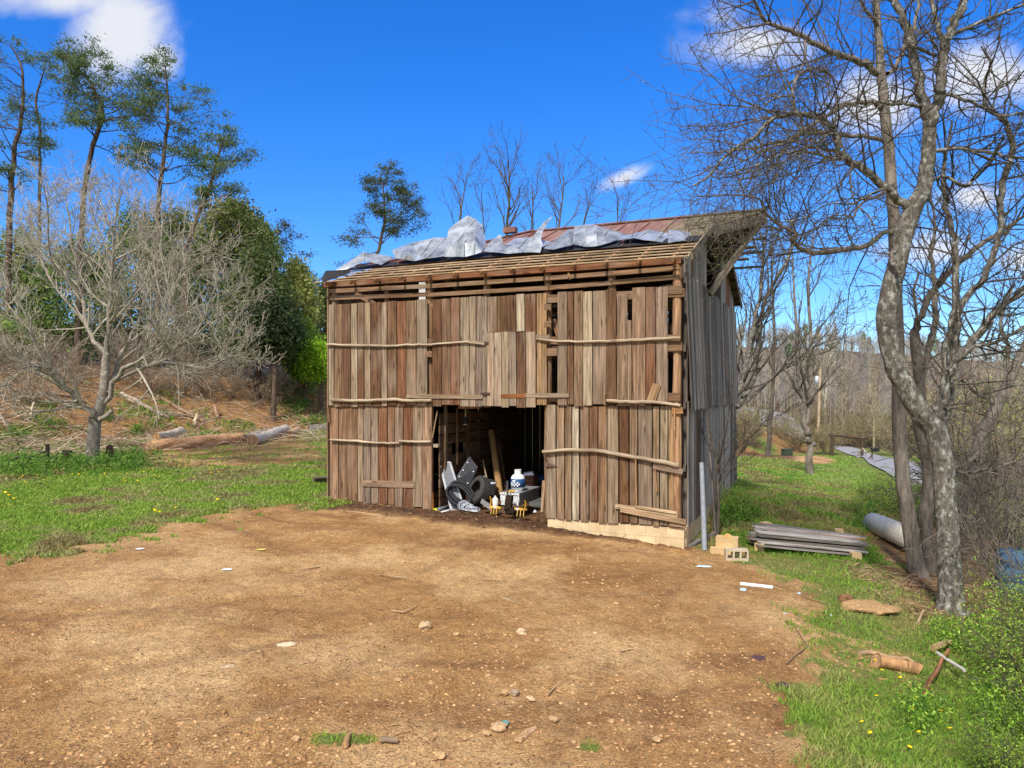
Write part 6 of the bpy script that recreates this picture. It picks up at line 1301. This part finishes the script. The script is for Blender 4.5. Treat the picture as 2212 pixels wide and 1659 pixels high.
# --- far woods on the hills, one mass
def woods(name, n, region, cols, Hh, ever=False):
    Vs = []; Fs = []; Cs = []; b = 0; tp = []
    for k in range(6):
        V = []; F = []
        def seg(p, q, w0, w1):
            d = (q-p); s = d.cross(Vector((random.gauss(0, 1), random.gauss(0, 1), random.gauss(0, .2)))).normalized(); i = len(V); V.extend([tuple(p-s*w0), tuple(p+s*w0), tuple(q+s*w1), tuple(q-s*w1)]); F.append((i, i+1, i+2, i+3))
        for w in range(2): seg(Vector(), Vector((random.uniform(-.03, .03), random.uniform(-.03, .03), .95)), .011, .003)
        for j in range(26 if not ever else 10):
            z = random.uniform(.3, .92); a = random.uniform(0, 6.28); L = random.uniform(.12, .32)*(1.2-z*.7); p = Vector((0, 0, z)); q = p+Vector((math.cos(a)*L*.6, math.sin(a)*L*.6, L)); seg(p, q, .004, .0015)
            for _ in range(3): e = p.lerp(q, random.uniform(.4, 1)); seg(e, e+Vector((random.gauss(0, .06), random.gauss(0, .06), random.uniform(.02, .12))), .0025, .001)
        if ever:
            for j in range(160):
                z = random.uniform(.3, 1.0); r = .17*(1.15-z)*random.uniform(.5, 1.2)+.01; a = random.uniform(0, 6.28); c = Vector((math.cos(a)*r, math.sin(a)*r, z)); seg(c, c+rv()*.035, .028, .02)
        tp.append((np.array(V), np.array(F)))
    c = 0
    while c < n:
        px = random.uniform(*region[0]); d = random.uniform(*region[1]); x = (px-CX)/FPX*d; y = d
        V, F = random.choice(tp); s = random.uniform(*Hh); a = random.uniform(0, 6.28); R = np.array(((math.cos(a), -math.sin(a), 0), (math.sin(a), math.cos(a), 0), (0, 0, 1)))
        v = (V@R.T)*np.array((s, s, s))+np.array((x, y, h1(x, y)-.2)); cc = np.array(random.choice(cols))*random.uniform(.75, 1.25); cc[3] = 1
        Vs.append(v); Fs.append(F+b); Cs.append(np.tile(cc, (len(v), 1))); b += len(v); c += 1
    return tag(obj(name, np_mesh(name, np.concatenate(Vs), np.concatenate(Fs), np.concatenate(Cs)), M['rough']), 'bare grey brown woods covering the far hillside' if not ever else 'scattered dark evergreens in the far hillside woods', 'woods', None, 'stuff')
woods('bare_woods', 1500, ((1450, 2500), (105, 330)), [lin(146, 137, 130), lin(130, 124, 122), lin(158, 147, 134), lin(146, 136, 112)], (6, 10.5))
woods('evergreen_woods', 40, ((1500, 2500), (180, 330)), [lin(104, 122, 92), lin(112, 130, 100)], (6, 10.5), True)
woods('bare_woods', 160, ((1000, 1450), (120, 300)), [lin(120, 104, 94), lin(104, 90, 82)], (9, 13))
# ------------------------------------------------------------------ grass, weeds, gravel
def scatter(n, d0, d1, a0, a1, pw=1.0):
    u = RNG.uniform(0, 1, n); d = 1/(1/d0+(1/d1-1/d0)*u**pw); a = RNG.uniform(a0, a1, n); return a*d, d
def grass(name, label, n, d0, d1, a0, a1, hmin, hmax, cols, wk=1.0, thr=.5, sel=None, noise=.5):
    x, y = scatter(n, d0, d1, a0, a1); gr, dk, bk, lt = masks(x, y)
    k = gr+(fbm(x, y, .35, 50)-.5)*noise+(RNG.uniform(0, 1, n)-.5)*.25 > thr
    ib = ((x-BO.x)*N.x+(y-BO.y)*N.y > -.05) & ((x-BO.x)*N.x+(y-BO.y)*N.y < 8.1) & (np.abs((x-BO.x)*U.x+(y-BO.y)*U.y-4.08) < 4.2); k &= ~ib
    if sel is not None: k &= sel(x, y)
    x = x[k]; y = y[k]; n = len(x); z = H(x, y)+micro(x, y, gr[k], dk[k])-.01
    h = RNG.uniform(hmin, hmax, n)*(.5+fbm(x, y, .9, 52)); a = RNG.uniform(0, 6.28, n); w = (.004+.00075*y)*wk*RNG.uniform(.7, 1.3, n)
    lean = RNG.normal(size=(n, 2))*.55*h[:, None]; p = np.stack([x, y, z], 1); s = np.stack([np.cos(a)*w, np.sin(a)*w, np.zeros(n)], 1)
    tip = p+np.concatenate([lean, h[:, None]], 1); mid = p+np.concatenate([lean*.35, h[:, None]*.6], 1)
    V = np.stack([p-s, p+s, mid+s*.7, tip, mid-s*.7], 1).reshape(-1, 3); i = np.arange(n)[:, None]*5
    F = np.concatenate([i+np.array([[0, 1, 2, 4]]), i+np.array([[4, 2, 3, 3]])], 0)
    cols = np.asarray(cols); pn = fbm(x, y, .9, 55); ci = np.clip(((pn-.3)/.4*len(cols)+RNG.normal(size=n)*.7).astype(int), 0, len(cols)-1)
    c = cols[ci]*RNG.uniform(.75, 1.3, (n, 1)); c[:, 3] = 1
    # quads and tip triangles
    me = bpy.data.meshes.new(name); Q = (i+np.array([[0, 1, 2, 4]])); T = (i+np.array([[4, 2, 3]])); lp = np.concatenate([Q.ravel(), T.ravel()]).astype(np.int32)
    me.vertices.add(len(V)); me.vertices.foreach_set('co', V.astype(np.float32).ravel()); me.loops.add(len(lp)); me.loops.foreach_set('vertex_index', lp)
    me.polygons.add(2*n); me.polygons.foreach_set('loop_start', np.concatenate([np.arange(n)*4, 4*n+np.arange(n)*3]).astype(np.int32)); me.polygons.foreach_set('loop_total', np.concatenate([np.full(n, 4), np.full(n, 3)]).astype(np.int32))
    at_ = me.color_attributes.new('Col', 'FLOAT_COLOR', 'POINT'); at_.data.foreach_set('color', np.repeat(c, 5, 0).astype(np.float32).ravel()); me.update(calc_edges=True)
    return tag(obj(name, me, M['leaf']), label, 'grass', None, 'stuff')
GL = [lin(138, 168, 66), lin(154, 180, 76), lin(140, 162, 70), lin(158, 174, 94), lin(178, 170, 116), lin(150, 136, 90)]
GR = [lin(124, 160, 64), lin(142, 168, 70), lin(160, 166, 90), lin(176, 162, 106), lin(146, 138, 88)]
grass('lawn_grass', 'bright green lawn grass left of the barn', 190000, 9, 42, -.76, -.2, .03, .085, GL, 1.1, .5, None, .95)
grass('yard_grass', 'patchy green grass along the right edge of the dirt', 110000, 3.6, 15, .22, .78, .025, .07, [GL[0], GR[0], GL[1], GR[2], GL[3], GR[3]], .7, .5, None, .8)
def offroad(x, y):
    d = np.full(x.shape, 1e9)
    for a, b in zip(ROADP[:-1], ROADP[1:]):
        a = np.array(a); e = np.array(b)-a; t = np.clip(((x-a[0])*e[0]+(y-a[1])*e[1])/(e@e), 0, 1); d = np.minimum(d, np.hypot(x-a[0]-e[0]*t, y-a[1]-e[1]*t))
    return d > 2.3
grass('field_grass', 'green and straw coloured grass right of the barn', 110000, 14, 80, .27, .62, .04, .12, GR, 1.2, .5, offroad)
grass('field_grass', 'bright green grass of the far lawn beside the road', 40000, 34, 85, .27, .62, .05, .14, [lin(150, 182, 84), lin(138, 168, 76), lin(164, 184, 104)], 1.2, .5, lambda x, y: offroad(x, y) & (x/y+(fbm(x, y, 4, 61)-.5)*.12 > .42))
grass('grass_tufts', 'small tufts of grass scattered over the dirt yard', 60000, 3.8, 9, -.76, .5, .02, .06, GL[:3], .7, .44, lambda x, y: sdist(x, y, DIRT) > .4)
grass('bank_grass', 'clumps of grass on the left bank', 60000, 26, 52, -.76, -.2, .1, .3, GR+GL[:1], 1.2, .55, lambda x, y: -.754*(x+24)+.657*(y-24.5) > -2)
# weeds at the foot of the pale tree
def weeds(name, label, spots, cols, sz, per, spread, hgt):
    cen = []
    for px, py, rx, ry, n in spots:
        for _ in range(n):
            u = random.gauss(0, .5); v = random.gauss(0, .5); g = G(px+rx*u, py+ry*v); cen.append((g.x, g.y, g.z+random.uniform(.02, hgt)*math.exp(-u*u-v*v)))
    return tag(obj(name, leaf_mesh(name, cen, sz, cols, 1.3, None, per, spread), M['leaf']), label, 'weeds', None, 'stuff')
WD = [lin(92, 136, 48), lin(112, 154, 58), lin(78, 116, 46), lin(136, 160, 76)]
weeds('weeds', 'green weeds round the foot of the pale bare tree', [(200, 1014, 130, 14, 110), (60, 1015, 110, 26, 110), (290, 1003, 70, 18, 60), (40, 950, 60, 20, 60), (120, 930, 60, 16, 40)], WD, .04, 26, .1, .45)
weeds('weeds', 'dark green weeds at the foot of the gable wall', [(1570, 1125, 30, 24, 60), (1590, 1090, 26, 20, 40), (1620, 1120, 50, 14, 40), (1880, 1120, 50, 30, 50)], WD, .03, 26, .08, .4)
weeds('weeds', 'green weeds under the leafy shrubs at the lower right', [(2110, 1400, 70, 60, 110), (2160, 1560, 70, 80, 120), (1990, 1560, 70, 50, 50), (2040, 1390, 50, 30, 50)], SPR+WD, .018, 26, .06, .3)
weeds('weeds', 'green briars on the bank beside the barn', [(660, 850, 40, 22, 60), (640, 890, 40, 20, 50), (690, 830, 25, 12, 30), (680, 915, 30, 8, 20), (300, 940, 30, 10, 20), (235, 905, 15, 10, 10), (340, 925, 15, 8, 10)], WD, .06, 20, .14, .5)
# dry litter of sticks on the bank and straw on the dirt
def sticks(name, label, P3, L0, L1, r, cols, flat=.15):
    n = len(P3); a = RNG.uniform(0, 6.28, n); L = RNG.uniform(L0, L1, n); d = np.stack([np.cos(a), np.sin(a), RNG.normal(size=n)*flat], 1)*L[:, None]*.5
    rr = r*RNG.uniform(.6, 1.4, n); s = np.stack([-np.sin(a)*rr, np.cos(a)*rr, np.zeros(n)], 1); u = np.stack([np.zeros(n), np.zeros(n), rr*1.6], 1); p = P3+np.array((0, 0, 1))*r*.6
    V = np.stack([p-d-s, p-d+s, p-d+u, p+d-s*.5, p+d+s*.5, p+d+u*.5], 1).reshape(-1, 3); i = np.arange(n)[:, None]*6
    F = np.concatenate([i+np.array([[0, 1, 4, 3]]), i+np.array([[1, 2, 5, 4]]), i+np.array([[2, 0, 3, 5]])], 0)
    c = np.asarray(cols)[RNG.integers(0, len(cols), n)]*RNG.uniform(.7, 1.25, (n, 1)); c[:, 3] = 1
    return tag(obj(name, np_mesh(name, V, F, np.repeat(c, 6, 0)), M['rough']), label, 'litter', None, 'stuff')
x, y = scatter(9000, 25, 60, -.76, -.2); t = -.754*(x+24)+.657*(y-24.5); k = (t > -2-4*(RNG.uniform(0, 1, len(t)) < .25)) & (t < 9); x, y = x[k], y[k]
sticks('brush_litter', 'dead sticks and slash covering the left bank', np.stack([x, y, H(x, y)+RNG.uniform(0, .25, len(x))], 1), .3, 1.8, .014, [lin(160, 140, 118), lin(126, 104, 84), lin(184, 166, 140)], .3)
x, y = scatter(13000, 3.6, 17, -.75, .5); g_, d_, b_, l_ = masks(x, y); k = (g_ < .5) & (fbm(x, y, 1.1, 70) > .44); x, y = x[k], y[k]; z = H(x, y)+micro(x, y, g_[k], d_[k])
sticks('straw_litter', 'bits of straw and wood chips scattered on the dirt yard', np.stack([x, y, z], 1), .015, .10, .003, [lin(190, 156, 114), lin(166, 130, 92), lin(120, 92, 66)], .1)
x, y = scatter(5000, 9, 17, -.3, .3); g_, d_, b_, l_ = masks(x, y); k = (d_ > .45); x, y = x[k], y[k]; z = H(x, y)+micro(x, y, g_[k], d_[k])
sticks('straw_litter', 'dark straw and splinters on the soil at the doorway', np.stack([x, y, z], 1), .04, .22, .005, [lin(110, 84, 62), lin(76, 56, 42), lin(160, 132, 100)], .3)
x, y = scatter(5000, 8, 16, .45, .78); g_, d_, b_, l_ = masks(x, y); k = sdist(x, y, TREEZ) > -.6; x, y = x[k], y[k]
sticks('leaf_litter', 'dead twigs and leaves under the big trees', np.stack([x, y, H(x, y)], 1), .05, .4, .006, [lin(130, 104, 78), lin(98, 76, 58), lin(164, 138, 108)], .3)
def gravel(name, label, x, y, z, s0, s1, cols):
    o = np.array([(1, 0, 0), (0, 1, 0), (-1, 0, 0), (0, -1, 0), (0, 0, .75), (.55, .5, .45), (-.5, .55, .4), (-.5, -.5, .45), (.5, -.55, .4)]); n = len(x)
    s = s0*(s1/s0)**(RNG.uniform(0, 1, n)**2.2); V = o[None]*RNG.uniform(.65, 1.3, (n, 9, 3))*s[:, None, None]*np.stack([RNG.uniform(.8, 1.4, n), RNG.uniform(.8, 1.2, n), RNG.uniform(.6, 1, n)], 1)[:, None]
    a = RNG.uniform(0, 6.28, n); ca, sa = np.cos(a)[:, None], np.sin(a)[:, None]; V = np.stack([V[..., 0]*ca-V[..., 1]*sa, V[..., 0]*sa+V[..., 1]*ca, V[..., 2]], -1)+np.stack([x, y, z], 1)[:, None]
    T = np.array([(0, 5, 8), (1, 6, 5), (2, 7, 6), (3, 8, 7), (0, 1, 5), (1, 2, 6), (2, 3, 7), (3, 0, 8), (4, 8, 5), (4, 5, 6), (4, 6, 7), (4, 7, 8)])
    F = (np.arange(n)[:, None, None]*9+T[None]).reshape(-1, 3); c = np.asarray(cols)[RNG.integers(0, len(cols), n)]*RNG.uniform(.75, 1.2, (n, 1)); c[:, 3] = 1
    return tag(obj(name, np_mesh(name, V.reshape(-1, 3), F, np.repeat(c, 9, 0)), M['rough']), label, 'gravel', None, 'stuff')
x, y = scatter(60000, 3.5, 17, -.76, .55); g_, d_, b_, l_ = masks(x, y); k = (g_ < .6) & (fbm(x, y, 1.4, 80)+RNG.normal(size=len(x))*.12 > .47); x, y = x[k], y[k]
gravel('gravel', 'small stones and clods scattered over the dirt yard', x, y, H(x, y)+micro(x, y, g_[k], d_[k])-.002, .004, .026, [lin(190, 152, 108), lin(176, 136, 94), lin(160, 118, 78), lin(184, 148, 104), lin(150, 110, 74)])
x, y = scatter(2500, 9, 16.5, -.28, .26); g_, d_, b_, l_ = masks(x, y); k = d_ > .4; x, y = x[k], y[k]
gravel('dark_clods', 'dark crumbly soil clods along the barn doorway', x, y, H(x, y)+micro(x, y, g_[k], d_[k])-.004, .012, .06, [lin(72, 48, 34), lin(96, 66, 46), lin(122, 86, 58)])
# individual small stones on the dirt
for i, (px, py) in enumerate(((1160, 1391), (1115, 1398), (985, 1376), (1195, 1560), (950, 1640), (1005, 1610), (1050, 1590), (1240, 1612), (1320, 1560), (1420, 1600), (860, 1480), (560, 1560), (310, 1540), (1330, 1310), (1090, 1505), (1235, 1470), (640, 1610), (1550, 1370))):
    s = random.uniform(.02, .038); rock('stone', 'small tan stone lying loose on the dirt yard', px, py, s*1.2, s, s*.7, jit(lin(178, 144, 104), .15), 'small stones on the dirt yard')
# dandelions
def dandelion(px, py, grp, lab, s=1.):
    b = G(px, py); mb = MB(); mb.lathe([(.006, 0), (.026, .008), (.024, .016), (.004, .018)], 10, lin(232, 196, 20)); h = random.uniform(.05, .09)*s
    o = thing('dandelion', lab, 'flower', b, 0, grp); hd_ = mb.build('bloom', M['attr'], o, Vector((0, 0, h))); hd_.scale = (s, s, s); hd_.rotation_euler = (random.uniform(-.5, .2), random.uniform(-.4, .4), 0)
    mb = MB(); mb.tube([(0, 0, -.02), (.003, .002, h)], .0035, 5, lin(120, 150, 70)); mb.build('stem', M['attr'], o)
for px, py in ((2032, 1555), (1980, 1533), (1972, 1547), (1945, 1480), (1893, 1525), (1862, 1580), (1905, 1460), (1890, 1445), (1990, 1570), (1880, 1610), (1985, 1604), (1965, 1640), (2052, 1598)): dandelion(px, py, 'dandelions in the lower right grass', 'yellow dandelion blooming in the grass at the lower right', .8)
for _ in range(30):
    f = random.random(); px = random.uniform(40, 480); py = 1036-.02*px+random.gauss(0, 12); dandelion(px, py, 'dandelions in the left lawn', 'yellow dandelion blooming in the lawn below the pale tree', 1.15)
for px, py in ((20, 1085), (12, 1078), (30, 1090), (335, 1118), (345, 1122), (380, 1110), (470, 1090)): dandelion(px, py, 'dandelions at the dirt edge', 'yellow dandelion at the edge of the left lawn', 1.5)
